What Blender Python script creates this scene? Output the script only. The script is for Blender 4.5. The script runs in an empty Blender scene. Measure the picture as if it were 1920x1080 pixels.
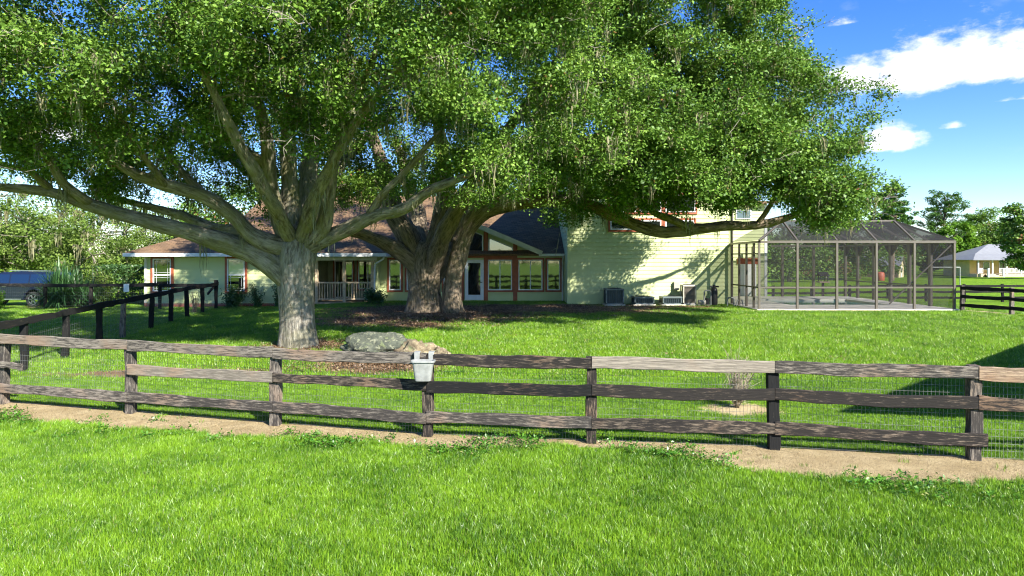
import bpy, math, random
import numpy as np
from mathutils import Vector, Matrix, Quaternion

random.seed(7)
rng = np.random.default_rng(7)
scene = bpy.context.scene
COL = scene.collection
R = math.radians

# ------------------------------------------------------------------ camera, sky, sun, exposure
CAMZ = 2.9
F = 1280.0                                    # focal length in pixels of a 1920 wide picture (24 mm lens)
HY = 484.0
cam_d = bpy.data.cameras.new('camera')
cam_d.sensor_width = 36.0
cam_d.lens = 24.0
cam_d.shift_y = -(540 - HY) / 1920.0
cam_d.clip_start = 0.1
cam_d.clip_end = 3000
cam = bpy.data.objects.new('camera', cam_d)
cam.location = (0, 0, CAMZ)
cam.rotation_euler = (R(90), 0, 0)
COL.objects.link(cam)
scene.camera = cam

SUN_AZ = 40.0                                 # light comes from behind the camera, from the right
SUN_EL = 34.0
sdir = Vector((-math.sin(R(SUN_AZ)) * math.cos(R(SUN_EL)), math.cos(R(SUN_AZ)) * math.cos(R(SUN_EL)), -math.sin(R(SUN_EL))))
sun_d = bpy.data.lights.new('sun', 'SUN')
sun_d.energy = 5.0
sun_d.angle = R(0.53)
sun_d.color = (1.0, 0.955, 0.86)
sun = bpy.data.objects.new('sun', sun_d)
sun.rotation_euler = sdir.to_track_quat('-Z', 'Y').to_euler()
sun.location = (20, -25, 30)
COL.objects.link(sun)

SKY_STRENGTH = 0.092
world = bpy.data.worlds.new('World')
scene.world = world
world.use_nodes = True
wn = world.node_tree
wn.nodes.clear()


def N(t, typ, **kw):
    n = t.nodes.new(typ)
    for k, v in kw.items():
        setattr(n, k, v)
    return n


def mathn(t, op, a, b=None, c=None, clamp=False):
    n = N(t, 'ShaderNodeMath', operation=op, use_clamp=clamp)
    for i, v in enumerate((a, b, c)):
        if v is None:
            continue
        if isinstance(v, (int, float)):
            n.inputs[i].default_value = v
        else:
            t.links.new(v, n.inputs[i])
    return n.outputs[0]


def mixc(t, fac, a, b, mode='MIX'):
    n = N(t, 'ShaderNodeMix', data_type='RGBA', blend_type=mode)
    for i, v in ((0, fac), (6, a), (7, b)):
        if isinstance(v, (int, float)):
            n.inputs[i].default_value = v
        elif isinstance(v, (tuple, list)):
            n.inputs[i].default_value = (*v[:3], 1)
        else:
            t.links.new(v, n.inputs[i])
    return n.outputs[2]


def smooth(t, x, lo, hi):
    n = N(t, 'ShaderNodeMapRange', interpolation_type='SMOOTHSTEP')
    t.links.new(x, n.inputs[0])
    n.inputs[1].default_value = lo
    n.inputs[2].default_value = hi
    return n.outputs[0]


def noise(t, vec, scale, detail=3.0, rough=0.55, out=0):
    n = N(t, 'ShaderNodeTexNoise')
    n.inputs['Scale'].default_value = scale
    n.inputs['Detail'].default_value = detail
    n.inputs['Roughness'].default_value = rough
    if vec is not None:
        t.links.new(vec, n.inputs['Vector'])
    return n.outputs[out]


def build_world():
    t = wn
    sky = N(t, 'ShaderNodeTexSky', sky_type='NISHITA', sun_disc=False)
    sky.sun_elevation = R(SUN_EL)
    sky.sun_rotation = R(180 - SUN_AZ)
    sky.altitude = 20
    sky.air_density = 1.0
    sky.dust_density = 0.1
    sky.ozone_density = 4.0
    hs = N(t, 'ShaderNodeHueSaturation')
    hs.inputs['Saturation'].default_value = 1.30
    hs.inputs['Hue'].default_value = 0.516
    t.links.new(sky.outputs[0], hs.inputs['Color'])
    tc = N(t, 'ShaderNodeTexCoord')
    sep = N(t, 'ShaderNodeSeparateXYZ')
    t.links.new(tc.outputs['Generated'], sep.inputs[0])
    x, y, z = sep.outputs
    az = mathn(t, 'ARCTAN2', x, y)
    el = mathn(t, 'ARCSINE', z)
    comb = N(t, 'ShaderNodeCombineXYZ')
    t.links.new(az, comb.inputs[0])
    t.links.new(mathn(t, 'MULTIPLY', el, 1.9), comb.inputs[1])
    n1 = noise(t, comb.outputs[0], 9.0, 7.0, 0.56)
    n2 = noise(t, comb.outputs[0], 34.0, 5.0, 0.6)
    nn = mathn(t, 'ADD', mathn(t, 'MULTIPLY', mathn(t, 'SUBTRACT', n1, 0.5), 1.25),
               mathn(t, 'MULTIPLY', mathn(t, 'SUBTRACT', n2, 0.5), 1.3))
    # cumulus clouds: azimuth, elevation of the flat base, half width, height (radians)
    clouds = [(0.545, 0.222, 0.075, 0.062), (0.625, 0.218, 0.065, 0.050), (0.585, 0.222, 0.06, 0.060), (0.470, 0.222, 0.05, 0.038), (0.72, 0.22, 0.12, 0.05), (0.500, 0.143, 0.045, 0.030),
              (0.572, 0.160, 0.030, 0.016, 0.42), (0.46, 0.30, 0.04, 0.02, 0.38), (0.68, 0.16, 0.04, 0.016, 0.35), (0.63, 0.185, 0.07, 0.014, 0.30),
              (-0.62, 0.15, 0.10, 0.04), (-0.95, 0.22, 0.16, 0.06), (1.25, 0.2, 0.15, 0.06), (1.75, 0.28, 0.2, 0.08),
              (2.4, 0.2, 0.2, 0.07), (-1.6, 0.25, 0.18, 0.07), (-2.3, 0.19, 0.2, 0.07), (3.0, 0.3, 0.15, 0.06)]
    best = None
    for a0, e0, w, h, *amp in clouds:
        da = mathn(t, 'DIVIDE', mathn(t, 'SUBTRACT', az, a0), w)
        de = mathn(t, 'SUBTRACT', el, e0)
        up = mathn(t, 'DIVIDE', mathn(t, 'MAXIMUM', de, 0.0), h)
        dn = mathn(t, 'DIVIDE', mathn(t, 'MINIMUM', de, 0.0), h * 0.34)
        q = mathn(t, 'SQRT', mathn(t, 'ADD', mathn(t, 'MULTIPLY', da, da),
                                   mathn(t, 'ADD', mathn(t, 'MULTIPLY', up, up), mathn(t, 'MULTIPLY', dn, dn))))
        f = mathn(t, 'SUBTRACT', amp[0] if amp else 1.0, q)
        best = f if best is None else mathn(t, 'MAXIMUM', best, f)
    mask = smooth(t, mathn(t, 'ADD', best, nn), -0.05, 0.62)
    wisp = mathn(t, 'MULTIPLY', smooth(t, n1, 0.60, 0.8), 0.18)
    wisp = mathn(t, 'MULTIPLY', wisp, smooth(t, el, 0.02, 0.2))
    mask = mathn(t, 'MAXIMUM', mask, wisp)
    col = mixc(t, mask, hs.outputs[0], (5.6, 5.7, 5.9))
    bg = N(t, 'ShaderNodeBackground')
    bg.inputs[1].default_value = SKY_STRENGTH
    t.links.new(col, bg.inputs[0])
    out = N(t, 'ShaderNodeOutputWorld')
    t.links.new(bg.outputs[0], out.inputs[0])


build_world()
scene.view_settings.view_transform = 'Standard'
scene.view_settings.look = 'None'
scene.view_settings.exposure = 1.45
scene.view_settings.gamma = 1.0
scene.view_settings.use_curve_mapping = False
cy = scene.cycles
cy.use_denoising = True
cy.pixel_filter_type = 'BLACKMAN_HARRIS'
cy.filter_width = 1.15
cy.denoiser = 'OPENIMAGEDENOISE'
cy.max_bounces = 5
cy.diffuse_bounces = 2
cy.glossy_bounces = 2
cy.transmission_bounces = 3
cy.transparent_max_bounces = 10
cy.adaptive_threshold = 0.02
cy.caustics_reflective = False
cy.caustics_refractive = False
cy.sample_clamp_indirect = 6.0


# ------------------------------------------------------------------ helpers
def U(px, d):
    return (px - 960.0) / F * d


def Zp(py, d):
    return CAMZ - (py - HY) / F * d


def P(px, py, d):
    return Vector((U(px, d), d, Zp(py, d)))


def tag(o, label=None, cat=None, group=None, kind=None):
    if label:
        o['label'] = label
    if cat:
        o['category'] = cat
    if group:
        o['group'] = group
    if kind:
        o['kind'] = kind
    return o


ORG = {}


def thing(name, loc, label, cat, group=None):
    o = bpy.data.objects.new(name, None)
    o.empty_display_size = 0.3
    o.location = loc
    COL.objects.link(o)
    ORG[o.name] = Vector(loc)
    return tag(o, label, cat, group)


def link(name, me, parent=None, loc=None, rot=None):
    o = bpy.data.objects.new(name, me)
    COL.objects.link(o)
    if parent is not None:
        o.parent = parent
        ORG[o.name] = ORG[parent.name]
    if loc is not None:
        o.location = Vector(loc) - (ORG[parent.name] if parent is not None else Vector())
    if rot is not None:
        o.rotation_euler = rot
    return o


class MB:
    """collects world-space geometry; build() makes ONE mesh object"""

    def __init__(s):
        s.v = []
        s.f = []

    def add(s, vs, fs):
        b = len(s.v)
        s.v += [tuple(p) for p in vs]
        s.f += [tuple(i + b for i in f) for f in fs]
        return s

    def box(s, x0, x1, y0, y1, z0, z1):
        return s.add([(x0, y0, z0), (x1, y0, z0), (x1, y1, z0), (x0, y1, z0), (x0, y0, z1), (x1, y0, z1), (x1, y1, z1), (x0, y1, z1)],
                     [(3, 2, 1, 0), (4, 5, 6, 7), (0, 1, 5, 4), (1, 2, 6, 5), (2, 3, 7, 6), (3, 0, 4, 7)])

    def bar(s, a, b, w, h, up=(0, 0, 1)):
        """square bar from a to b, w across, h along up"""
        a, b, up = Vector(a), Vector(b), Vector(up)
        d = (b - a).normalized()
        sd = d.cross(up)
        if sd.length < 1e-4:
            sd = d.cross(Vector((1, 0, 0)))
        sd.normalize()
        u = sd.cross(d).normalized()
        vs = []
        for p in (a, b):
            for i, j in ((-1, -1), (1, -1), (1, 1), (-1, 1)):
                vs.append(p + sd * (i * w / 2) + u * (j * h / 2))
        return s.add(vs, [(3, 2, 1, 0), (4, 5, 6, 7), (0, 1, 5, 4), (1, 2, 6, 5), (2, 3, 7, 6), (3, 0, 4, 7)])

    def tube(s, path, rad, n=8, caps=True):
        v, f, _ = tube_np(np.array([tuple(p) for p in path], float), np.array(rad if hasattr(rad, '__len__') else [rad] * len(path), float), n, caps)
        return s.add(v.tolist(), f)

    def lathe(s, c, prof, n=16):
        """prof: (r, z) from bottom to top, around a vertical axis at c"""
        vs, fs = [], []
        for r, z in prof:
            for k in range(n):
                a = 2 * math.pi * k / n
                vs.append((c[0] + r * math.cos(a), c[1] + r * math.sin(a), c[2] + z))
        for i in range(len(prof) - 1):
            for k in range(n):
                k2 = (k + 1) % n
                fs.append((i * n + k, i * n + k2, (i + 1) * n + k2, (i + 1) * n + k))
        fs.append(tuple(range(n - 1, -1, -1)))
        fs.append(tuple(range((len(prof) - 1) * n, len(prof) * n)))
        return s.add(vs, fs)

    def slab(s, poly, th):
        """polygon with thickness th downwards along its own normal"""
        p = [Vector(q) for q in poly]
        nrm = Vector((0, 0, 0))
        for i in range(len(p)):
            a, b = p[i], p[(i + 1) % len(p)]
            nrm += Vector(((a.y - b.y) * (a.z + b.z), (a.z - b.z) * (a.x + b.x), (a.x - b.x) * (a.y + b.y)))
        nrm.normalize()
        if nrm.z < 0:
            p.reverse()
            nrm = -nrm
        n = len(p)
        vs = p + [q - nrm * th for q in p]
        fs = [tuple(range(n)), tuple(range(2 * n - 1, n - 1, -1))]
        fs += [(i, i + n, (i + 1) % n + n, (i + 1) % n) for i in range(n)]
        return s.add(vs, fs)

    def prism(s, poly, axis, t):
        """polygon in world space pushed by vector axis*t"""
        p = [Vector(q) for q in poly]
        ax = Vector(axis) * t
        n = len(p)
        vs = p + [q + ax for q in p]
        fs = [tuple(range(n)), tuple(range(2 * n - 1, n - 1, -1))]
        fs += [(i, i + n, (i + 1) % n + n, (i + 1) % n) for i in range(n)]
        return s.add(vs, fs)

    def mesh(s, name, m, org=(0, 0, 0), smooth_=False):
        me = bpy.data.meshes.new(name)
        o = Vector(org)
        me.from_pydata([(x - o.x, y - o.y, z - o.z) for x, y, z in s.v], [], s.f)
        me.materials.append(m)
        import bmesh
        bm = bmesh.new()
        bm.from_mesh(me)
        bmesh.ops.recalc_face_normals(bm, faces=bm.faces)
        bm.to_mesh(me)
        bm.free()
        if smooth_:
            me.shade_smooth()
        return me

    def build(s, name, m, parent=None, smooth_=False, bevel=0):
        org = ORG[parent.name] if parent is not None else Vector()
        o = link(name, s.mesh(name, m, org, smooth_), parent)
        if bevel:
            b = o.modifiers.new('bevel', 'BEVEL')
            b.width = bevel
            b.segments = 2
            b.limit_method = 'ANGLE'
        return o


def tube_np(path, rad, n=8, caps=True, lob=None, off=0):
    """parallel-transport tube; returns verts, faces, bark coordinates"""
    m = len(path)
    tan = np.gradient(path, axis=0)
    tan /= np.linalg.norm(tan, axis=1)[:, None] + 1e-9
    ref = np.array([0.0, 1.0, 0.0]) if abs(tan[0][1]) < 0.9 else np.array([1.0, 0, 0])
    u = np.cross(tan[0], ref)
    u /= np.linalg.norm(u)
    ang = np.arange(n) * 2 * np.pi / n
    ca, sa = np.cos(ang), np.sin(ang)
    V = np.zeros((m, n, 3))
    B = np.zeros((m, n, 3))
    ln = 0.0
    for i in range(m):
        t = tan[i]
        u = u - t * np.dot(u, t)
        u /= np.linalg.norm(u) + 1e-9
        w = np.cross(t, u)
        if i:
            ln += np.linalg.norm(path[i] - path[i - 1])
        r = rad[i] * (np.ones(n) if lob is None else lob(ang, ln, i / (m - 1)))
        V[i] = path[i] + (r * ca)[:, None] * u + (r * sa)[:, None] * w
        B[i, :, 0] = ca * rad[i]
        B[i, :, 1] = sa * rad[i]
        B[i, :, 2] = ln
    f = []
    for i in range(m - 1):
        for k in range(n):
            k2 = (k + 1) % n
            f.append((off + i * n + k, off + i * n + k2, off + (i + 1) * n + k2, off + (i + 1) * n + k))
    if caps:
        f.append(tuple(off + k for k in range(n - 1, -1, -1)))
        f.append(tuple(off + (m - 1) * n + k for k in range(n)))
    return V.reshape(-1, 3), f, B.reshape(-1, 3)


def sstep(a, b, x):
    t = np.clip((np.asarray(x, float) - a) / (b - a), 0, 1)
    return t * t * (3 - 2 * t)


def vnoise(x, y, s=1.0, seed=0):
    """cheap smooth 2-D noise in about -1..1"""
    x = np.asarray(x, float) * s
    y = np.asarray(y, float) * s
    q = seed * 1.731
    return (np.sin(x * 1.3 + 1.7 * np.sin(y * 0.9 + q) + q) + np.sin(y * 1.7 + 1.3 * np.sin(x * 1.1 + 2 * q)) +
            0.6 * np.sin(2.7 * x + 2.1 * y + 3 * q) + 0.4 * np.sin(4.9 * x - 3.7 * y + q) + 0.3 * np.sin(7.3 * y + 6.1 * x + 5 * q)) / 3.3


# fence line (post feet), used by the fence, the sand strip and the grass
FP = [(-15.6, 14.8), (-12.75, 14.05), (-9.9, 13.3), (-7.03, 12.6), (-4.08, 11.8), (-1.37, 11.15), (1.25, 10.67), (3.96, 10.35), (6.66, 9.83), (9.4, 9.35), (12.1, 8.9)]
FPX = np.array([p[0] for p in FP])
FPY = np.array([p[1] for p in FP])


def fence_s(x, y):
    """distance in front of (towards the camera from) the fence line"""
    return (np.interp(x, FPX, FPY) - np.asarray(y, float)) * 0.98


def gz(x, y):
    x = np.asarray(x, float)
    y = np.asarray(y, float)
    z = 0.64 * np.clip((y - 11.0) / 17.0, 0, 1)
    z = z * (1 - 0.38 * sstep(-6, -14, x))
    drop_y0 = 52 - 13 * sstep(5, 14, x)
    dr = sstep(0, 1, (y - drop_y0) / 9.0)
    z = z * (1 - dr) + (-0.3) * dr
    z = z * (1 - 0.55 * sstep(19.6, 26, x))
    pit = (x > 11.0) & (x < 19.0) & (y > 30.0) & (y < 39.0)
    z = np.where(pit, z - 0.8, z)
    z = z + 0.012 * vnoise(x, y, 0.8, 3) + 0.03 * vnoise(x, y, 0.23, 5)
    return z


def gzf(x, y):
    return float(gz(x, y))


# ------------------------------------------------------------------ materials
def newmat(name):
    m = bpy.data.materials.new(name)
    m.use_nodes = True
    t = m.node_tree
    b = t.nodes['Principled BSDF']
    return m, t, b


def pos(t, scale=(1, 1, 1), obj=True):
    tc = N(t, 'ShaderNodeTexCoord')
    geo = N(t, 'ShaderNodeNewGeometry')
    mp = N(t, 'ShaderNodeMapping')
    mp.inputs['Scale'].default_value = scale
    t.links.new(tc.outputs['Object'] if obj else geo.outputs['Position'], mp.inputs['Vector'])
    return mp.outputs[0]


def bump(t, b, h, strength=0.4, dist=0.02):
    n = N(t, 'ShaderNodeBump')
    n.inputs['Strength'].default_value = strength
    n.inputs['Distance'].default_value = dist
    t.links.new(h, n.inputs['Height'])
    t.links.new(n.outputs[0], b.inputs['Normal'])


def simple(name, col, rough=0.6, var=0.12, scale=3.0, metal=0.0, bmp=0.0, spec=0.5, obj=False):
    m, t, b = newmat(name)
    p = pos(t, obj=obj)
    n = noise(t, p, scale, 6.0, 0.6)
    c = mixc(t, smooth(t, n, 0.3, 0.72), tuple(v * (1 - var) for v in col), tuple(min(1, v * (1 + var)) for v in col))
    t.links.new(c, b.inputs['Base Color'])
    b.inputs['Roughness'].default_value = rough
    b.inputs['Metallic'].default_value = metal
    b.inputs['Specular IOR Level'].default_value = spec
    if bmp:
        bump(t, b, noise(t, p, scale * 6, 4), bmp, 0.01)
    return m


def mat_siding():
    m, t, b = newmat('pale_green_siding')
    p = pos(t, obj=False)
    n = noise(t, p, 0.7, 5)
    c = mixc(t, smooth(t, n, 0.3, 0.7), (0.52, 0.58, 0.27), (0.60, 0.65, 0.33))
    n2 = noise(t, pos(t, (6, 6, 0.5), obj=False), 1.5, 5)
    c = mixc(t, mathn(t, 'MULTIPLY', smooth(t, n2, 0.55, 0.8), 0.35), c, (0.40, 0.43, 0.24))
    t.links.new(c, b.inputs['Base Color'])
    b.inputs['Roughness'].default_value = 0.65
    bump(t, b, noise(t, pos(t, (4, 4, 40), obj=False), 3, 4), 0.15, 0.01)
    return m


def mat_shingle():
    m, t, b = newmat('brown_shingle')
    p = pos(t, obj=False)
    sep = N(t, 'ShaderNodeSeparateXYZ')
    t.links.new(p, sep.inputs[0])
    comb = N(t, 'ShaderNodeCombineXYZ')
    t.links.new(mathn(t, 'ADD', sep.outputs[0], mathn(t, 'MULTIPLY', sep.outputs[1], 0.13)), comb.inputs[0])
    t.links.new(mathn(t, 'MULTIPLY', sep.outputs[2], 2.4), comb.inputs[1])
    br = N(t, 'ShaderNodeTexBrick')
    br.inputs['Scale'].default_value = 1.0
    br.inputs['Brick Width'].default_value = 0.32
    br.inputs['Row Height'].default_value = 0.15
    br.inputs['Mortar Size'].default_value = 0.008
    br.inputs['Color1'].default_value = (0.23, 0.138, 0.072, 1)
    br.inputs['Color2'].default_value = (0.13, 0.080, 0.042, 1)
    br.inputs['Mortar'].default_value = (0.02, 0.016, 0.015, 1)
    t.links.new(comb.outputs[0], br.inputs['Vector'])
    n = noise(t, p, 1.1, 6)
    c = mixc(t, smooth(t, n, 0.35, 0.7), br.outputs[0], (0.20, 0.14, 0.09), 'MIX')
    c = mixc(t, 0.45, br.outputs[0], c)
    t.links.new(c, b.inputs['Base Color'])
    b.inputs['Roughness'].default_value = 0.9
    b.inputs['Specular IOR Level'].default_value = 0.2
    bump(t, b, br.outputs['Fac'], -0.5, 0.02)
    return m


def mat_brick():
    m, t, b = newmat('red_brick')
    p = pos(t, obj=False)
    sep = N(t, 'ShaderNodeSeparateXYZ')
    t.links.new(p, sep.inputs[0])
    comb = N(t, 'ShaderNodeCombineXYZ')
    t.links.new(mathn(t, 'ADD', sep.outputs[0], sep.outputs[1]), comb.inputs[0])
    t.links.new(sep.outputs[2], comb.inputs[1])
    br = N(t, 'ShaderNodeTexBrick')
    br.inputs['Scale'].default_value = 1.0
    br.inputs['Brick Width'].default_value = 0.21
    br.inputs['Row Height'].default_value = 0.075
    br.inputs['Mortar Size'].default_value = 0.008
    br.inputs['Color1'].default_value = (0.36, 0.09, 0.05, 1)
    br.inputs['Color2'].default_value = (0.24, 0.06, 0.035, 1)
    br.inputs['Mortar'].default_value = (0.3, 0.25, 0.2, 1)
    t.links.new(comb.outputs[0], br.inputs['Vector'])
    t.links.new(br.outputs[0], b.inputs['Base Color'])
    b.inputs['Roughness'].default_value = 0.9
    return m


def mat_glass(name='window_glass', tint=(0.012, 0.016, 0.014), refl=0.2):
    m, t, b = newmat(name)
    t.nodes.remove(b)
    d = N(t, 'ShaderNodeBsdfDiffuse')
    d.inputs[0].default_value = (*tint, 1)
    g = N(t, 'ShaderNodeBsdfGlossy')
    g.inputs['Roughness'].default_value = 0.03
    g.inputs[0].default_value = (0.9, 0.95, 0.93, 1)
    n = N(t, 'ShaderNodeBump')
    n.inputs['Strength'].default_value = 0.05
    n.inputs['Distance'].default_value = 0.02
    t.links.new(noise(t, pos(t, obj=False), 1.6, 2), n.inputs['Height'])
    t.links.new(n.outputs[0], g.inputs['Normal'])
    mx = N(t, 'ShaderNodeMixShader')
    mx.inputs[0].default_value = refl
    t.links.new(d.outputs[0], mx.inputs[1])
    t.links.new(g.outputs[0], mx.inputs[2])
    t.links.new(mx.outputs[0], t.nodes['Material Output'].inputs[0])
    return m


def mat_screen(name='insect_screen', dens=0.40):
    m, t, b = newmat(name)
    t.nodes.remove(b)
    d = N(t, 'ShaderNodeBsdfDiffuse')
    d.inputs[0].default_value = (0.035, 0.035, 0.036, 1)
    tr = N(t, 'ShaderNodeBsdfTransparent')
    mx = N(t, 'ShaderNodeMixShader')
    mx.inputs[0].default_value = dens
    t.links.new(tr.outputs[0], mx.inputs[1])
    t.links.new(d.outputs[0], mx.inputs[2])
    t.links.new(mx.outputs[0], t.nodes['Material Output'].inputs[0])
    return m


def mat_leaf(name, ca, cb, cc, trans=0.32, gloss=0.06, old=0.03):
    """leaf: diffuse + light passing through, tint per leaf from the mesh"""
    m, t, b = newmat(name)
    t.nodes.remove(b)
    at = N(t, 'ShaderNodeAttribute', attribute_name='tint')
    tint = at.outputs['Fac']
    c = mixc(t, smooth(t, tint, 0.0, 0.6), ca, cb)
    c = mixc(t, smooth(t, tint, 0.55, 0.97), c, cc)
    if old:
        c = mixc(t, smooth(t, tint, 1.0 - old, 1.0 - old * 0.6), c, (0.22, 0.11, 0.04))
    d = N(t, 'ShaderNodeBsdfDiffuse')
    t.links.new(c, d.inputs[0])
    tr = N(t, 'ShaderNodeBsdfTranslucent')
    t.links.new(mixc(t, 0.5, c, (0.16, 0.26, 0.02)), tr.inputs[0])
    mx = N(t, 'ShaderNodeMixShader')
    mx.inputs[0].default_value = trans
    t.links.new(d.outputs[0], mx.inputs[1])
    t.links.new(tr.outputs[0], mx.inputs[2])
    g = N(t, 'ShaderNodeBsdfGlossy')
    g.inputs['Roughness'].default_value = 0.5
    g.inputs[0].default_value = (0.8, 0.85, 0.75, 1)
    m2 = N(t, 'ShaderNodeMixShader')
    m2.inputs[0].default_value = gloss
    t.links.new(mx.outputs[0], m2.inputs[1])
    t.links.new(g.outputs[0], m2.inputs[2])
    t.links.new(m2.outputs[0], t.nodes['Material Output'].inputs[0])
    return m


def mat_bark(name, dark, light, moss, moss_amt=0.5):
    m, t, b = newmat(name)
    at = N(t, 'ShaderNodeAttribute', attribute_name='bark')
    mp = N(t, 'ShaderNodeMapping')
    mp.inputs['Scale'].default_value = (1, 1, 0.2)
    t.links.new(at.outputs['Vector'], mp.inputs['Vector'])
    n1 = noise(t, mp.outputs[0], 15, 7, 0.68)
    n2 = noise(t, mp.outputs[0], 4.5, 4, 0.6)
    c = mixc(t, smooth(t, n1, 0.32, 0.66), dark, light)
    c = mixc(t, mathn(t, 'MULTIPLY', smooth(t, n2, 0.45, 0.7), 0.5), c, tuple(v * 1.25 for v in light))
    geo = N(t, 'ShaderNodeNewGeometry')
    n3 = noise(t, geo.outputs['Position'], 1.6, 5, 0.65)
    c = mixc(t, mathn(t, 'MULTIPLY', smooth(t, n3, 0.42, 0.62), moss_amt), c, moss)
    n4 = noise(t, geo.outputs['Position'], 7, 4, 0.6)
    c = mixc(t, mathn(t, 'MULTIPLY', smooth(t, n4, 0.62, 0.72), 0.35), c, (0.42, 0.43, 0.37))
    t.links.new(c, b.inputs['Base Color'])
    b.inputs['Roughness'].default_value = 0.92
    b.inputs['Specular IOR Level'].default_value = 0.15
    bump(t, b, mathn(t, 'ADD', n1, mathn(t, 'MULTIPLY', n2, 0.8)), 1.0, 0.09)
    return m


def mat_board(name, paint, wood, peel, tone=1.0):
    """weathered fence board: paint worn off in streaks along the grain (long axis = local X)"""
    m, t, b = newmat(name)
    oi = N(t, 'ShaderNodeObjectInfo')
    tc = N(t, 'ShaderNodeTexCoord')
    vm = N(t, 'ShaderNodeVectorMath', operation='MULTIPLY_ADD')
    t.links.new(tc.outputs['Object'], vm.inputs[0])
    vm.inputs[1].default_value = (5.5, 34, 40)
    cb = N(t, 'ShaderNodeCombineXYZ')
    t.links.new(mathn(t, 'MULTIPLY', oi.outputs['Random'], 60), cb.inputs[0])
    t.links.new(mathn(t, 'MULTIPLY', oi.outputs['Random'], 37), cb.inputs[2])
    t.links.new(cb.outputs[0], vm.inputs[2])
    n1 = noise(t, vm.outputs[0], 1.0, 9, 0.74)
    vm2 = N(t, 'ShaderNodeVectorMath', operation='MULTIPLY_ADD')
    t.links.new(tc.outputs['Object'], vm2.inputs[0])
    vm2.inputs[1].default_value = (3, 60, 70)
    t.links.new(cb.outputs[0], vm2.inputs[2])
    n2 = noise(t, vm2.outputs[0], 1.0, 4, 0.6)
    n3 = noise(t, cbadd(t, tc.outputs['Object'], cb.outputs[0]), 1.1, 3, 0.5)
    wd = mixc(t, smooth(t, n2, 0.3, 0.7), tuple(v * 0.55 for v in wood), tuple(v * 1.25 for v in wood))
    wd = mixc(t, mathn(t, 'MULTIPLY', smooth(t, n3, 0.5, 0.7), 0.5), wd, (wood[0] * 1.1, wood[1] * 0.72, wood[2] * 0.5))
    k = mathn(t, 'ADD', n1, mathn(t, 'MULTIPLY', mathn(t, 'SUBTRACT', n3, 0.5), 0.28))
    k = mathn(t, 'ADD', k, mathn(t, 'MULTIPLY', mathn(t, 'SUBTRACT', oi.outputs['Random'], 0.5), 0.12))
    c = mixc(t, smooth(t, k, peel - 0.05, peel + 0.13), paint, wd)
    t.links.new(c, b.inputs['Base Color'])
    b.inputs['Roughness'].default_value = 0.85
    b.inputs['Specular IOR Level'].default_value = 0.25
    bump(t, b, mathn(t, 'ADD', n2, n1), 0.6, 0.012)
    return m


def cbadd(t, a, b):
    n = N(t, 'ShaderNodeVectorMath', operation='ADD')
    t.links.new(a, n.inputs[0])
    t.links.new(b, n.inputs[1])
    return n.outputs[0]


def mat_ground():
    m, t, b = newmat('lawn_and_sand')
    geo = N(t, 'ShaderNodeNewGeometry')
    p = geo.outputs['Position']
    at = N(t, 'ShaderNodeAttribute', attribute_name='sand')
    al = N(t, 'ShaderNodeAttribute', attribute_name='litter')
    n_big = noise(t, p, 0.35, 4, 0.5)
    n_mid = noise(t, p, 2.3, 5, 0.6)
    n_fine = noise(t, p, 26, 4, 0.7)
    n_vf = noise(t, p, 95, 3, 0.7)
    g = mixc(t, smooth(t, n_big, 0.35, 0.65), (0.10, 0.225, 0.010), (0.165, 0.285, 0.014))
    g = mixc(t, smooth(t, n_mid, 0.35, 0.75), g, (0.19, 0.30, 0.022))
    g = mixc(t, mathn(t, 'MULTIPLY', smooth(t, n_fine, 0.5, 0.36), 0.72), g, (0.03, 0.075, 0.005))
    s = mixc(t, smooth(t, n_mid, 0.3, 0.7), (0.43, 0.33, 0.175), (0.57, 0.455, 0.26))
    s = mixc(t, mathn(t, 'MULTIPLY', smooth(t, n_vf, 0.55, 0.7), 0.5), s, (0.17, 0.125, 0.065))
    s = mixc(t, mathn(t, 'MULTIPLY', smooth(t, n_fine, 0.6, 0.75), 0.35), s, (0.22, 0.24, 0.09))
    l = mixc(t, smooth(t, n_fine, 0.35, 0.62), (0.10, 0.06, 0.033), (0.27, 0.175, 0.105))
    l = mixc(t, smooth(t, n_vf, 0.58, 0.7), l, (0.38, 0.27, 0.17))
    l = mixc(t, mathn(t, 'MULTIPLY', smooth(t, n_mid, 0.5, 0.7), 0.45), l, (0.36, 0.27, 0.18))
    jit = mathn(t, 'MULTIPLY', mathn(t, 'ADD', mathn(t, 'SUBTRACT', n_mid, 0.5), mathn(t, 'MULTIPLY', mathn(t, 'SUBTRACT', n_fine, 0.5), 0.9)), 0.75)
    fl = smooth(t, mathn(t, 'ADD', al.outputs['Fac'], jit), 0.42, 0.6)
    fs = smooth(t, mathn(t, 'ADD', at.outputs['Fac'], jit), 0.42, 0.58)
    c = mixc(t, fl, g, l)
    c = mixc(t, fs, c, s)
    t.links.new(c, b.inputs['Base Color'])
    b.inputs['Roughness'].default_value = 0.95
    b.inputs['Specular IOR Level'].default_value = 0.1
    bump(t, b, mathn(t, 'ADD', n_fine, mathn(t, 'MULTIPLY', n_vf, 0.5)), 0.8, 0.06)
    return m


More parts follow.
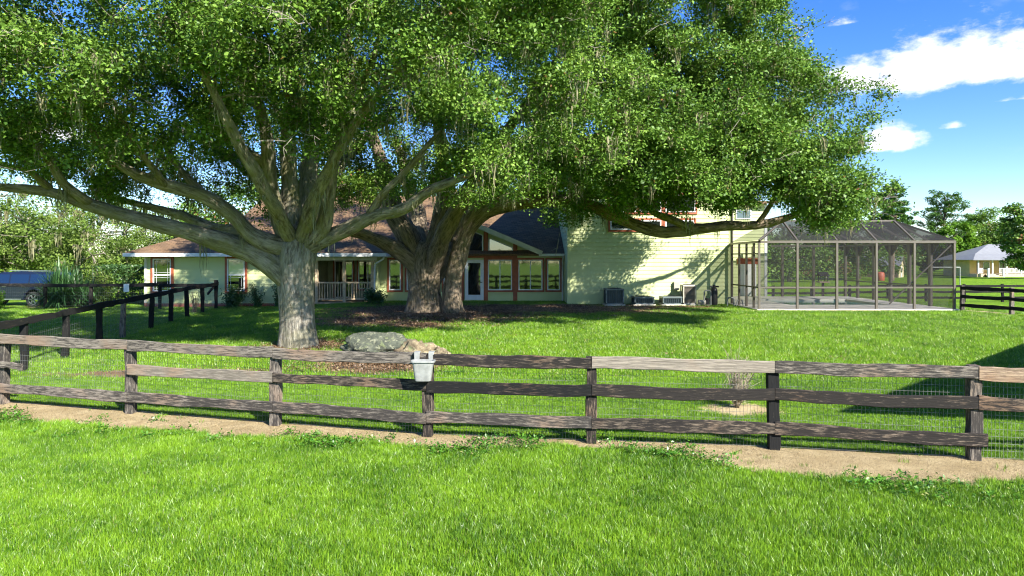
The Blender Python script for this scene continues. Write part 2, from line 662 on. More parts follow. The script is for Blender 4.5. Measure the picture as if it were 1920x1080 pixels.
def mat_grass(name, lo, hi, dry):
    m, t, b = newmat(name)
    t.nodes.remove(b)
    oi = N(t, 'ShaderNodeObjectInfo')
    geo = N(t, 'ShaderNodeNewGeometry')
    at = N(t, 'ShaderNodeAttribute', attribute_name='tint')
    nb = smooth(t, noise(t, geo.outputs['Position'], 0.8, 6, 0.65), 0.25, 0.75)
    k = mathn(t, 'ADD', mathn(t, 'MULTIPLY', oi.outputs['Random'], 0.4), mathn(t, 'ADD', mathn(t, 'MULTIPLY', at.outputs['Fac'], 0.45), mathn(t, 'MULTIPLY', nb, 0.4)))
    c = mixc(t, smooth(t, k, 0.25, 1.0), lo, hi)
    c = mixc(t, smooth(t, at.outputs['Fac'], 0.93, 0.97), c, dry)
    d = N(t, 'ShaderNodeBsdfDiffuse')
    t.links.new(c, d.inputs[0])
    tr = N(t, 'ShaderNodeBsdfTranslucent')
    t.links.new(c, tr.inputs[0])
    mx = N(t, 'ShaderNodeMixShader')
    mx.inputs[0].default_value = 0.3
    t.links.new(d.outputs[0], mx.inputs[1])
    t.links.new(tr.outputs[0], mx.inputs[2])
    g = N(t, 'ShaderNodeBsdfGlossy')
    g.inputs['Roughness'].default_value = 0.4
    m2 = N(t, 'ShaderNodeMixShader')
    m2.inputs[0].default_value = 0.05
    t.links.new(mx.outputs[0], m2.inputs[1])
    t.links.new(g.outputs[0], m2.inputs[2])
    t.links.new(m2.outputs[0], t.nodes['Material Output'].inputs[0])
    return m


def mat_rock(name, a, bcol, lich):
    m, t, b = newmat(name)
    p = pos(t, obj=False)
    n1 = noise(t, p, 3.2, 7, 0.65)
    n2 = noise(t, p, 11, 6, 0.7)
    n3 = noise(t, p, 5.5, 5, 0.6)
    c = mixc(t, smooth(t, n1, 0.35, 0.65), a, bcol)
    c = mixc(t, smooth(t, n2, 0.52, 0.62), c, lich)
    c = mixc(t, mathn(t, 'MULTIPLY', smooth(t, n3, 0.56, 0.66), 0.7), c, (0.13, 0.16, 0.07))
    t.links.new(c, b.inputs['Base Color'])
    b.inputs['Roughness'].default_value = 0.95
    bump(t, b, n2, 0.8, 0.05)
    return m


M = {}
M['siding'] = mat_siding()
M['shingle'] = mat_shingle()
M['brick'] = mat_brick()
M['glass'] = mat_glass()
M['blind'] = mat_glass('blind_behind_glass', (0.45, 0.47, 0.44), 0.2)
M['screen'] = mat_screen()
M['roof_screen'] = mat_screen('roof_screen', 0.66)
M['white'] = simple('white_trim', (0.74, 0.75, 0.74), 0.5, 0.06, 4)
M['cream'] = simple('cream_trim', (0.62, 0.60, 0.48), 0.55, 0.1, 3)
M['rail'] = simple('weathered_porch_wood', (0.55, 0.42, 0.27), 0.75, 0.25, 5)
M['red'] = simple('red_brown_trim', (0.33, 0.085, 0.035), 0.6, 0.2, 4)
M['interior'] = simple('dark_interior', (0.03, 0.03, 0.028), 0.8)
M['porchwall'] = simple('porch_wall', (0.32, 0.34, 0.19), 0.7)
M['alu'] = simple('bronze_aluminium', (0.115, 0.10, 0.08), 0.45, 0.1, 5, 0.2)
M['alu_dark'] = simple('dark_aluminium', (0.10, 0.085, 0.065), 0.5, 0.1, 5, 0.2)
M['concrete'] = simple('pool_concrete', (0.52, 0.49, 0.43), 0.85, 0.14, 2.5, bmp=0.2)
M['water'] = simple('pool_water', (0.02, 0.20, 0.19), 0.05, 0.1, 2)
M['blackboard'] = mat_board('black_fence_paint', (0.010, 0.010, 0.010), (0.09, 0.075, 0.06), 0.62)
M['board_dark'] = mat_board('worn_dark_board', (0.020, 0.017, 0.015), (0.17, 0.135, 0.10), 0.53)
M['board_grey'] = mat_board('worn_grey_board', (0.042, 0.037, 0.033), (0.225, 0.195, 0.16), 0.47)
M['board_pale'] = mat_board('bare_pale_board', (0.15, 0.13, 0.105), (0.26, 0.225, 0.18), 0.42)
M['board_tan'] = mat_board('bare_tan_board', (0.15, 0.10, 0.07), (0.30, 0.22, 0.15), 0.42)
M['wire'] = simple('galvanised_wire', (0.22, 0.225, 0.21), 0.5, 0.15, 6, 0.4)
M['plastic'] = simple('white_plastic', (0.27, 0.277, 0.262), 0.5, 0.2, 9)
M['ground'] = mat_ground()
M['bark1'] = mat_bark('oak_bark_grey', (0.10, 0.085, 0.068), (0.40, 0.365, 0.30), (0.20, 0.20, 0.10), 0.4)
M['bark2'] = mat_bark('oak_bark_brown', (0.055, 0.042, 0.030), (0.36, 0.28, 0.20), (0.19, 0.16, 0.075), 0.4)
M['bark_limb'] = mat_bark('oak_limb_bark', (0.085, 0.072, 0.048), (0.37, 0.335, 0.25), (0.215, 0.205, 0.085), 0.7)
M['bark3'] = mat_bark('pine_bark', (0.10, 0.07, 0.05), (0.28, 0.21, 0.16), (0.12, 0.12, 0.08), 0.2)
M['leaf1'] = mat_leaf('oak_leaf', (0.056, 0.118, 0.016), (0.128, 0.235, 0.030), (0.225, 0.350, 0.055), 0.22, 0.025)
M['leaf2'] = mat_leaf('oak_leaf_deep', (0.052, 0.114, 0.016), (0.120, 0.228, 0.030), (0.212, 0.340, 0.055), 0.22, 0.025)
M['leaf_far'] = mat_leaf('far_oak_leaf', (0.075, 0.125, 0.02), (0.135, 0.21, 0.035), (0.20, 0.27, 0.06), 0.25, 0.02, 0.0)
M['leaf_lime'] = mat_leaf('lime_leaf', (0.07, 0.17, 0.015), (0.13, 0.27, 0.02), (0.19, 0.34, 0.03), 0.3, 0.02, 0.0)
M['needle'] = mat_leaf('pine_needle', (0.03, 0.085, 0.015), (0.06, 0.14, 0.02), (0.10, 0.19, 0.03), 0.15, 0.02, 0.0)
M['shrub'] = mat_leaf('shrub_leaf', (0.02, 0.06, 0.012), (0.04, 0.11, 0.018), (0.09, 0.17, 0.03), 0.2, 0.08, 0.0)
M['palm'] = mat_leaf('palm_blade', (0.015, 0.06, 0.012), (0.025, 0.09, 0.02), (0.05, 0.13, 0.03), 0.15, 0.08, 0.0)
M['moss'] = mat_leaf('spanish_moss', (0.17, 0.16, 0.085), (0.28, 0.26, 0.15), (0.38, 0.36, 0.23), 0.35, 0.0, 0.0)
M['twig'] = simple('dry_twig', (0.30, 0.25, 0.18), 0.9, 0.3, 8)
M['twig_pale'] = simple('pale_dead_twig', (0.34, 0.30, 0.24), 0.9, 0.3, 8)
M['grass'] = mat_grass('lawn_blade', (0.050, 0.145, 0.007), (0.27, 0.47, 0.022), (0.46, 0.43, 0.17))
M['weed'] = mat_grass('broad_weed_leaf', (0.05, 0.16, 0.014), (0.12, 0.28, 0.025), (0.25, 0.26, 0.08))
M['straw'] = mat_grass('dry_straw', (0.26, 0.19, 0.10), (0.50, 0.40, 0.23), (0.16, 0.11, 0.06))
M['litterleaf'] = mat_grass('fallen_leaf', (0.11, 0.065, 0.035), (0.36, 0.24, 0.14), (0.45, 0.34, 0.22))
M['rock'] = mat_rock('lichen_rock', (0.04, 0.048, 0.036), (0.10, 0.11, 0.08), (0.20, 0.205, 0.14))
M['rock_tan'] = mat_rock('tan_rock', (0.10, 0.075, 0.045), (0.25, 0.20, 0.125), (0.37, 0.32, 0.21))
M['ac_dark'] = simple('dark_blue_grey_steel', (0.045, 0.065, 0.072), 0.45, 0.15, 5, 0.3)
M['ac_edge'] = simple('blue_grey_steel_edge', (0.12, 0.15, 0.155), 0.45, 0.15, 5, 0.3)
M['ac_beige'] = simple('beige_steel', (0.42, 0.39, 0.33), 0.5, 0.08, 5, 0.1)
M['ac_brown'] = simple('brown_grille', (0.15, 0.125, 0.10), 0.6, 0.15, 30)
M['black'] = simple('black_plastic', (0.012, 0.012, 0.013), 0.45)
M['rubber'] = simple('tyre_rubber', (0.02, 0.02, 0.02), 0.8)
M['chrome'] = simple('wheel_alloy', (0.55, 0.56, 0.57), 0.28, 0.05, 4, 0.9)
M['carpaint'] = simple('navy_car_paint', (0.010, 0.014, 0.030), 0.12, 0.05, 2, 0.0, 0, 0.8)
M['carglass'] = mat_glass('car_glass', (0.006, 0.010, 0.02), 0.22)
M['lamp_red'] = simple('tail_lamp', (0.35, 0.03, 0.01), 0.2)
M['metalroof'] = simple('grey_metal_roof', (0.27, 0.275, 0.28), 0.5, 0.08, 2, 0.2)
M['yellow'] = simple('yellow_siding', (0.66, 0.52, 0.20), 0.7, 0.08, 2)
M['barnbrown'] = simple('barn_brown', (0.20, 0.14, 0.10), 0.8, 0.12, 2)
M['barncream'] = simple('barn_cream', (0.66, 0.55, 0.33), 0.8, 0.08, 2)
M['orange'] = simple('orange_plastic', (0.42, 0.10, 0.05), 0.55, 0.1, 3)


# ------------------------------------------------------------------ ground
def soft_blob(x, y, cx, cy, rx, ry, rot=0):
    c, s = math.cos(rot), math.sin(rot)
    dx, dy = x - cx, y - cy
    a = (c * dx + s * dy) / rx
    b = (-s * dx + c * dy) / ry
    return np.clip(1.25 - np.sqrt(a * a + b * b) * 0.75, 0, 1)


def sand_field(x, y):
    s = fence_s(x, y)
    w = np.interp(x, [-16, -10, -7, -4, -1.4, 0.2, 1.5, 2.3, 2.7, 3.3, 5.0, 6.5, 7.0, 8, 12],
                  [1.0, 0.9, 0.85, 0.75, 0.62, 0.42, 0.28, 0.32, 0.8, 1.2, 1.4, 1.05, 0.75, 0.6, 0.5])
    w = w + 0.2 * vnoise(x, y, 1.6, 2) + 0.1 * vnoise(x, y, 4.3, 5)
    strip = np.clip((s + 0.30) / 0.30, 0, 1) * np.clip((w - s) / 0.34 + 0.5, 0, 1)
    f = strip
    f = np.maximum(f, 0.85 * soft_blob(x, y, 4.25, 12.75, 0.95, 0.5))
    f = np.maximum(f, 0.9 * soft_blob(x, y, 1.9, 30.6, 3.2, 1.6, -0.25))
    f = np.maximum(f, 0.75 * soft_blob(x, y, 5.5, 32.6, 5.0, 0.55))
    f = np.maximum(f, 0.85 * soft_blob(x, y, 14.8, 29.3, 5.2, 0.3))
    f = np.maximum(f, 0.8 * soft_blob(x, y, 20.3, 27.9, 0.5, 2.2, 0.45))
    f = np.maximum(f, 0.7 * soft_blob(x, y, -23.0, 34.6, 3.5, 0.5))
    return f


def litter_field(x, y):
    f = soft_blob(x, y, -3.2, 29.2, 4.6, 4.2)
    f = np.maximum(f, soft_blob(x, y, 1.2, 30.6, 5.4, 2.6, -0.15))
    f = np.maximum(f, soft_blob(x, y, -5.4, 25.5, 1.9, 1.5))
    f = np.maximum(f, 0.85 * soft_blob(x, y, -3.3, 24.4, 1.3, 0.9))
    f = np.maximum(f, 0.9 * soft_blob(x, y, -6.1, 19.9, 1.35, 1.0))
    f = np.maximum(f, soft_blob(x, y, -3.4, 17.0, 1.9, 0.85))
    f = np.maximum(f, 0.8 * soft_blob(x, y, -8.6, 16.2, 2.8, 0.5))
    f = np.maximum(f, 0.7 * soft_blob(x, y, 6.5, 31.3, 5.0, 0.9))
    return f


def spaced(parts):
    out = []
    for a, b, st in parts:
        out += list(np.arange(a, b, st))
    return np.array(out + [parts[-1][1]])


def build_ground():
    xs = spaced([(-900, -120, 60), (-120, -40, 8), (-40, -18, 1.2), (-18, 20, 0.22), (20, 40, 1.2), (40, 140, 8), (140, 900, 60)])
    ys = spaced([(-300, -20, 40), (-20, 5, 2.5), (5, 36, 0.22), (36, 70, 1.2), (70, 140, 8), (140, 1500, 80)])
    X, Y = np.meshgrid(xs, ys)
    Z = gz(X, Y)
    nx, ny = len(xs), len(ys)
    V = np.stack([X, Y, Z], -1).reshape(-1, 3)
    i = np.arange(nx * ny).reshape(ny, nx)
    Fq = np.stack([i[:-1, :-1], i[:-1, 1:], i[1:, 1:], i[1:, :-1]], -1).reshape(-1, 4)
    me = quad_mesh('ground', V, Fq, M['ground'])
    a = me.attributes.new('sand', 'FLOAT', 'POINT')
    a.data.foreach_set('value', sand_field(V[:, 0], V[:, 1]).astype(np.float32))
    a = me.attributes.new('litter', 'FLOAT', 'POINT')
    a.data.foreach_set('value', litter_field(V[:, 0], V[:, 1]).astype(np.float32))
    me.shade_smooth()
    o = link('ground', me)
    tag(o, 'bright green lawn with a tan sandy strip and leaf litter', 'ground', kind='structure')


def quad_mesh(name, V, Fq, mat, tint=None):
    me = bpy.data.meshes.new(name)
    nf = len(Fq)
    k = Fq.shape[1]
    me.vertices.add(len(V))
    me.vertices.foreach_set('co', np.ascontiguousarray(V, np.float32).ravel())
    me.loops.add(nf * k)
    me.loops.foreach_set('vertex_index', np.ascontiguousarray(Fq, np.int32).ravel())
    me.polygons.add(nf)
    me.polygons.foreach_set('loop_start', np.arange(0, nf * k, k, dtype=np.int32))
    me.polygons.foreach_set('loop_total', np.full(nf, k, np.int32))
    me.update(calc_edges=True)
    if mat is not None:
        me.materials.append(mat)
    if tint is not None:
        a = me.attributes.new('tint', 'FLOAT', 'FACE')
        a.data.foreach_set('value', tint.astype(np.float32))
    return me


build_ground()


# ------------------------------------------------------------------ house
def siding(mb, xr, z0, z1, y, course=0.195, axis='x', face=-1, lap=0.027):
    """lapped boards; xr is (x0, x1) or a function z -> (x0, x1); the wall looks towards -axis-normal * face"""
    z = z0
    while z < z1 - 1e-3:
        zt = min(z + course, z1)
        a0, a1 = xr(z) if callable(xr) else xr
        b0, b1 = xr(zt) if callable(xr) else xr
        yo = y + face * lap
        pts = [(a0, yo, z), (a1, yo, z), (b1, y, zt), (b0, y, zt), (a0, y, z), (a1, y, z)]
        if axis == 'y':
            pts = [(q[1], q[0], q[2]) for q in pts]
        mb.add(pts, [(0, 1, 2, 3), (0, 4, 5, 1)])
        z = zt


def window(house, x0, x1, z0, z1, y, style='plain', trim=0.11, pane='glass', poly=None):
    """white frame (the part) with pane, bars and red trim (its pieces); the wall is at y, looking to -Y"""
    fw = 0.055
    fr = MB()
    if poly is None:
        fr.box(x0, x1, y - 0.085, y - 0.012, z0, z0 + fw).box(x0, x1, y - 0.075, y - 0.012, z1 - fw, z1)
        fr.box(x0, x0 + fw, y - 0.074, y - 0.012, z0 + fw, z1 - fw).box(x1 - fw, x1, y - 0.074, y - 0.012, z0 + fw, z1 - fw)
    else:
        pp = [Vector((q[0], y - 0.045, q[1])) for q in poly]
        for i in range(len(pp)):
            fr.bar(pp[i], pp[(i + 1) % len(pp)], 0.06, fw, up=(0, 1, 0))
    w = fr.build('window', M['white'], house)
    gl = MB()
    if poly is None:
        if style == 'blind':
            zm = (z0 + z1) / 2
            MB().add([(x0 + fw, y - 0.035, zm), (x1 - fw, y - 0.035, zm), (x1 - fw, y - 0.035, z1 - fw), (x0 + fw, y - 0.035, z1 - fw)], [(0, 1, 2, 3)]).build('pane', M['blind'], w)
            gl.add([(x0 + fw, y - 0.035, z0 + fw), (x1 - fw, y - 0.035, z0 + fw), (x1 - fw, y - 0.035, zm), (x0 + fw, y - 0.035, zm)], [(0, 1, 2, 3)])
        elif style == 'slide':
            xm = (x0 + x1) / 2
            for a, b, yy in ((x0 + fw, xm, y - 0.035), (xm, x1 - fw, y - 0.03)):
                MB().add([(a, yy, z0 + fw), (b, yy, z0 + fw), (b, yy, z1 - fw), (a, yy, z1 - fw)], [(0, 1, 2, 3)]).build('pane', M[pane], w)
            gl = None
        else:
            gl.add([(x0 + fw, y - 0.035, z0 + fw), (x1 - fw, y - 0.035, z0 + fw), (x1 - fw, y - 0.035, z1 - fw), (x0 + fw, y - 0.035, z1 - fw)], [(0, 1, 2, 3)])
    else:
        gl.add([(q[0], y - 0.03, q[1]) for q in poly], [tuple(range(len(poly)))])
    if gl is not None:
        gl.build('pane', M[pane], w)
    if style in ('hung', 'blind'):
        zm = (z0 + z1) / 2
        MB().box(x0 + fw, x1 - fw, y - 0.07, y - 0.03, zm - 0.03, zm + 0.03).build('meeting_rail', M['white'], w)
        g = MB()
        s = 0.006
        for za, zb in (((z0 + fw, zm - 0.03), (zm + 0.03, z1 - fw)) if style == 'hung' else ((z0 + fw, zm - 0.03),)):
            for xx in (x0 + fw + 0.12, x1 - fw - 0.12):
                g.box(xx - s, xx + s, y - 0.05, y - 0.038, za, zb)
            for zz in (za + 0.1, zb - 0.1):
                g.box(x0 + fw, x1 - fw, y - 0.0485, y - 0.0395, zz - s, zz + s)
        g.build('muntin', M['white'], w)
    if style == 'slide':
        xm = (x0 + x1) / 2
        MB().box(xm - 0.025, xm + 0.025, y - 0.07, y - 0.03, z0 + fw, z1 - fw).build('meeting_rail', M['white'], w)
    if trim and poly is None:
        t = MB()
        t.box(x0 - trim, x0 - 0.002, y - 0.06, y - 0.01, z0 - trim, z1 + trim).box(x1 + 0.002, x1 + trim, y - 0.06, y - 0.01, z0 - trim, z1 + trim)
        t.box(x0 - 0.002, x1 + 0.002, y - 0.058, y - 0.01, z0 - trim, z0 - 0.002).box(x0 - 0.002, x1 + 0.002, y - 0.058, y - 0.01, z1 + 0.002, z1 + trim)
        t.build('trim', M['red'], w)
    return w


def build_house():
    h = thing('house', (-4.0, 40.0, 0.5), 'pale green sided house with brown shingle roofs and red window trim behind the oaks', 'house')
    yw, ym, yt, ys = 35.0, 36.0, 33.6, 40.0         # wing, sunroom, tall block and set-back fronts
    xl, xp0, xp1 = -18.8, -10.15, -7.05
    xt0, xt1, xs1 = 2.76, 10.8, 14.9
    # left wing
    mb = MB()
    siding(mb, (xl, xp0), 0.58, 2.98, yw)
    siding(mb, (yw, 45.5), 0.58, 2.98, xl, axis='y')
    mb.build('wing_wall', M['siding'], h)
    mb = MB()
    mb.box(xl - 0.03, xp0, yw - 0.05, yw + 0.25, 0.0, 0.58).box(xl - 0.03, xl + 0.2, yw + 0.25, 45.5, 0.0, 0.578)
    mb.build('brick_skirt', M['brick'], h)
    MB().box(xl - 0.03, xl + 0.1, yw - 0.055, yw + 0.1, 0.6, 2.97).build('corner_board', M['cream'], h)
    window(h, U(288, yw), U(322, yw), Zp(546, yw), Zp(485, yw), yw - 0.02, 'hung', 0.12)
    window(h, U(427, yw), U(460, yw), Zp(546, yw), Zp(485, yw), yw - 0.02, 'blind', 0.12)
    # wing roof: hipped, with eaves board
    ex0, ex1, ey0, ey1, ez, rz, ry = -19.5, -6.35, 34.3, 46.2, 3.17, 5.75, 40.2
    roof = MB()
    roof.slab([(ex0, ey0, ez), (ex1, ey0, ez), (-12.0, ry, rz), (-13.8, ry, rz)], 0.1)
    roof.slab([(ex0, ey1, ez), (ex0, ey0, ez), (-13.8, ry, rz)], 0.1)
    roof.slab([(ex1, ey0, ez), (ex1, ey1, ez), (-12.0, ry, rz)], 0.1)
    roof.slab([(ex1, ey1, ez), (ex0, ey1, ez), (-13.8, ry, rz), (-12.0, ry, rz)], 0.1)
    roof.build('wing_roof', M['shingle'], h)
    fa = MB()
    fa.box(ex0 - 0.03, ex1 + 0.03, ey0 - 0.06, ey0 - 0.005, 2.98, 3.155)
    fa.box(ex0 - 0.03, ex0 + 0.02, ey0 - 0.004, ey1, 2.98, 3.15)
    fa.box(ex1 - 0.02, ex1 + 0.03, ey0 - 0.004, 35.9, 2.98, 3.15)
    fa.build('fascia', M['white'], h)
    MB().box(ex0 + 0.02, ex1 - 0.02, ey0, yw + 0.5, 2.985, 3.02).build('soffit', M['cream'], h)
    # porch
    MB().box(xp0 + 0.02, xp1 + 0.1, yw - 0.05, 37.6, 0.0, 0.57).build('porch_base', M['brick'], h)
    MB().box(xp0 - 0.02, xp1 + 0.14, yw - 0.12, 37.6, 0.572, 0.63).build('porch_floor', M['rail'], h)
    bw = MB()
    bw.box(xp0, xp1, 37.6, 37.75, 0.57, 2.98).box(xp0 - 0.1, xp0, yw + 0.02, 37.75, 0.57, 2.98)
    bw.build('porch_wall', M['porchwall'], h)
    window(h, -9.75, -8.75, 0.72, 2.75, 37.58, 'slide', 0.08)
    window(h, -8.45, -7.4, 1.2, 2.75, 37.58, 'slide', 0.08)
    MB().box(xp0, xp1 + 0.12, yw - 0.02, yw + 0.14, 2.78, 2.98).build('porch_beam', M['cream'], h)
    for x in (-10.03, -8.61, -7.17):
        MB().box(x - 0.075, x + 0.075, yw - 0.005, yw + 0.125, 0.63, 2.78).build('porch_post', M['rail'], h)
    rl = MB()
    rl.box(-9.95, -8.69, yw + 0.01, yw + 0.11, 1.60, 1.68).box(-8.53, -7.25, yw + 0.01, yw + 0.11, 1.60, 1.68)
    rl.build('hand_rail', M['rail'], h)
    rl = MB()
    rl.box(-9.95, -8.69, yw + 0.03, yw + 0.09, 0.76, 0.83).box(-8.53, -7.25, yw + 0.03, yw + 0.09, 0.76, 0.83)
    rl.build('foot_rail', M['rail'], h)
    bal = MB().box(-0.022, 0.022, -0.022, 0.022, 0.0, 0.77).mesh('baluster', M['rail'])
    for k in range(20):
        x = -9.88 + k * 0.136
        if abs(x + 8.61) > 0.09:
            link('baluster', bal, h, (x, yw + 0.06, 0.83))
    # downspout on the wing corner
    dp = MB()
    dp.tube([(-6.45, ey0 + 0.1, 2.98), (-6.5, ey0 + 0.15, 2.85), (-6.98, yw - 0.08, 2.62), (-7.02, yw - 0.1, 2.45), (-7.02, yw - 0.1, 0.62)], 0.045, 6)
    dp.build('downspout', M['white'], h)
    MB().box(xp1, xp1 + 0.12, yw + 0.15, ym, 0.5, 2.98).build('wing_return_wall', M['siding'], h)
    # sunroom wall with gable
    apx, apz, gx0, gx1, gzv = -2.64, 4.86, -6.62, 1.34, 3.2
    mb = MB()
    siding(mb, (xp1 + 0.12, xt0), 0.58, 3.1, ym)

    def gable(z):
        t = max(0.0, (z - gzv) / (apz - gzv))
        return (gx0 + (apx - gx0) * t, gx1 + (apx - gx1) * t)
    siding(mb, gable, 3.1, apz, ym)
    mb.build('sunroom_wall', M['siding'], h)
    MB().box(xp1 + 0.125, xt0 - 0.03, ym - 0.06, ym + 0.2, 0.3, 0.62).build('sill_band', M['red'], h)
    z0, z1 = Zp(544, ym), Zp(487, ym)
    for a, b, st in ((730, 752, 'plain'), (763, 786, 'plain'), (795, 818, 'plain'), (832, 861, 'plain'), (915, 960, 'slide'), (972, 1017, 'slide'), (1026, 1050, 'plain')):
        window(h, U(a, ym), U(b, ym), z0, z1, ym - 0.02, st, 0.10)
    # red mullion boards between and above the windows
    mu = MB()
    for px, top in ((866, 4.55), (911, 4.32), (966, 3.72)):
        mu.box(U(px, ym) - 0.11, U(px, ym) + 0.11, ym - 0.085, ym - 0.021, 0.62, top)
    mu.box(U(812, ym), U(966, ym), ym - 0.0849, ym - 0.0215, z1 + 0.1, z1 + 0.24)
    mu.build('gable_trim', M['red'], h)
    zb = z1 + 0.25

    def gtop(x):
        return apz - abs(x - apx) * (apz - gzv) / (gx1 - apx) - 0.30
    for a, b in ((822, 861), (872, 905), (917, 961)):
        xa, xb = U(a, ym), U(b, ym)
        pl = [(xa, zb), (xb, zb), (xb, gtop(xb)), (xa, gtop(xa))]
        if xa < apx < xb:
            pl.insert(3, (apx, gtop(apx)))
        window(h, xa, xb, zb, 4.6, ym - 0.03, 'plain', 0, 'glass', pl)
    # door
    xa, xb = U(872, ym), U(907, ym)
    d = MB()
    dz0, dz1 = Zp(562, ym), Zp(487, ym)
    yy = ym - 0.07
    d.box(xa, xa + 0.17, yy - 0.03, yy + 0.03, dz0, dz1).box(xb - 0.17, xb, yy - 0.03, yy + 0.03, dz0, dz1)
    d.box(xa + 0.17, xb - 0.17, yy - 0.03, yy + 0.03, dz0, dz0 + 0.26).box(xa + 0.17, xb - 0.17, yy - 0.03, yy + 0.03, dz1 - 0.17, dz1)
    door = d.build('door', M['white'], h)
    door['label'] = 'white full glass door below the gable'
    MB().add([(xa + 0.17, yy, dz0 + 0.26), (xb - 0.17, yy, dz0 + 0.26), (xb - 0.17, yy, dz1 - 0.17), (xa + 0.17, yy, dz1 - 0.17)], [(0, 1, 2, 3)]).build('pane', M['glass'], door)
    MB().tube([(xb - 0.08, yy - 0.03, 1.62), (xb - 0.08, yy - 0.09, 1.62), (xb - 0.2, yy - 0.09, 1.62)], 0.016, 6).build('handle', M['black'], door)
    # gable roof over the sunroom and the main roof
    mr = lambda y: 3.14 + 0.438 * (y - 35.55)
    my = lambda z: 35.55 + (z - 3.14) / 0.438
    roof = MB()
    for sx, xe in ((1, 1.52), (-1, -6.8)):
        ze = 5.02 - abs(xe - apx) * 0.424
        roof.slab([(apx, 35.35, 5.02), (xe, 35.35, ze), (xe, my(ze) + 0.1, ze), (apx, my(5.02) + 0.2, 5.02)], 0.09)
    roof.build('gable_roof', M['shingle'], h)
    rk = MB()
    for xe in (1.56, -6.84):
        ze = 5.0 - abs(xe - apx) * 0.424
        rk.bar((apx, 35.30, 4.93), (xe, 35.30, ze - 0.07), 0.05, 0.24, up=(0, 0, 1))
    rk.build('rake_board', M['cream'], h)
    so = MB()
    for xe in (1.45, -6.73):
        ze = 5.0 - abs(xe - apx) * 0.424
        so.slab([(apx, 35.33, 4.91), (xe, 35.33, ze - 0.09), (xe, 36.0, ze - 0.09), (apx, 36.0, 4.91)], 0.02)
    so.build('rake_soffit', M['cream'], h)
    roof = MB()
    roof.slab([(-6.9, 35.5, mr(35.5)), (xt0 - 0.02, 35.5, mr(35.5)), (xt0 - 0.02, 44.2, mr(44.2)), (-16.0, 44.2, mr(44.2)), (-16.0, 40.0, mr(40.0)), (-11.0, 40.0, mr(40.0)), (-11.0, 36.2, mr(36.2)), (-6.9, 36.2, mr(36.2))], 0.1)
    roof.slab([(-16.0, 44.2, mr(44.2)), (xt0 - 0.02, 44.2, mr(44.2)), (xt0 - 0.02, 53.0, 3.1), (-16.0, 53.0, 3.1)], 0.1)
    roof.build('main_roof', M['shingle'], h)
    mb = MB()
    mb.box(1.40, xt0 - 0.03, 35.40, 35.49, 3.0, 3.13)
    mb.tube([(xt0 - 0.10, 35.46, 3.0), (xt0 - 0.10, 35.55, 2.9), (xt0 - 0.10, 35.9, 2.75), (xt0 - 0.10, 35.9, 0.64)], 0.042, 6)
    mb.build('gutter', M['white'], h)
    MB().box(-15.6, xt0 - 0.05, 37.8, 52.4, 0.3, 3.0).build('core_wall', M['porchwall'], h)
    # tall block
    mb = MB()
    siding(mb, (xt0, xt1), 0.56, 8.5, yt)
    siding(mb, (yt, 46.0), 0.56, 8.5, xt0, axis='y')
    siding(mb, (yt, 46.0), 0.56, 8.5, xt1, axis='y', face=1)
    mb.build('tall_wall', M['siding'], h)
    MB().box(xt0 - 0.05, xt1 + 0.04, yt - 0.04, yt + 0.3, 0.2, 0.6).build('foundation', M['concrete'], h)
    MB().box(xt0 - 0.035, xt0 + 0.11, yt - 0.04, yt + 0.1, 0.6, 8.5).build('corner_board', M['siding'], h)
    MB().box(xt1 - 0.11, xt1 + 0.035, yt - 0.04, yt + 0.1, 0.6, 8.5).build('corner_board', M['siding'], h)
    roof = MB()
    a, b, c, dd = xt0 - 0.5, xt1 + 0.5, yt - 0.5, 46.5
    xm, ymid = (a + b) / 2, (c + dd) / 2
    roof.slab([(a, c, 8.45), (b, c, 8.45), (xm, c + 4.5, 10.4)], 0.12).slab([(a, c, 8.45), (xm, c + 4.5, 10.4), (xm, dd - 4.5, 10.4), (a, dd, 8.45)], 0.12)
    roof.slab([(b, c, 8.45), (b, dd, 8.45), (xm, dd - 4.5, 10.4), (xm, c + 4.5, 10.4)], 0.12).slab([(a, dd, 8.45), (xm, dd - 4.5, 10.4), (b, dd, 8.45)], 0.12)
    roof.build('tall_roof', M['shingle'], h)
    for pa, pb, ya, yb in ((1144, 1193, 431, 413), (1199, 1239, 431, 413), (1247, 1301, 431, 413), (1144, 1193, 398, 366), (1199, 1239, 398, 366), (1247, 1303, 398, 366)):
        window(h, U(pa, yt), U(pb, yt), Zp(ya, yt), Zp(yb, yt), yt - 0.02, 'plain', 0.10)
    MB().tube([(xt1 + 0.02, yt - 0.09, 8.3), (xt1 + 0.02, yt - 0.09, 0.7)], 0.04, 6).build('downspout', M['alu_dark'], h)
    # set-back part behind the pool enclosure
    mb = MB()
    siding(mb, (xt1 + 0.05, xs1), 0.6, 6.2, ys)
    siding(mb, (ys, 47.0), 0.6, 6.2, xs1, axis='y', face=1)
    mb.build('set_back_wall', M['siding'], h)
    MB().box(xs1 - 0.12, xs1 + 0.04, ys - 0.05, ys + 0.1, 0.62, 6.18).build('corner_board', M['white'], h)
    MB().slab([(xt1 + 0.06, ys - 0.5, 6.2), (xs1 + 0.5, ys - 0.5, 6.2), (xs1 + 0.5, 47.4, 6.9), (xt1 + 0.06, 47.4, 6.9)], 0.14).build('set_back_roof', M['shingle'], h)
    window(h, U(1379, ys), U(1408, ys), Zp(411, ys), Zp(393, ys), ys - 0.02, 'plain', 0.0)
    xa, xb = U(1386, ys), U(1417, ys)
    d = MB().box(xa, xb, ys - 0.09, ys - 0.03, 0.69, Zp(495, ys)).build('door', M['white'], h)
    d['label'] = 'plain white door inside the pool enclosure'
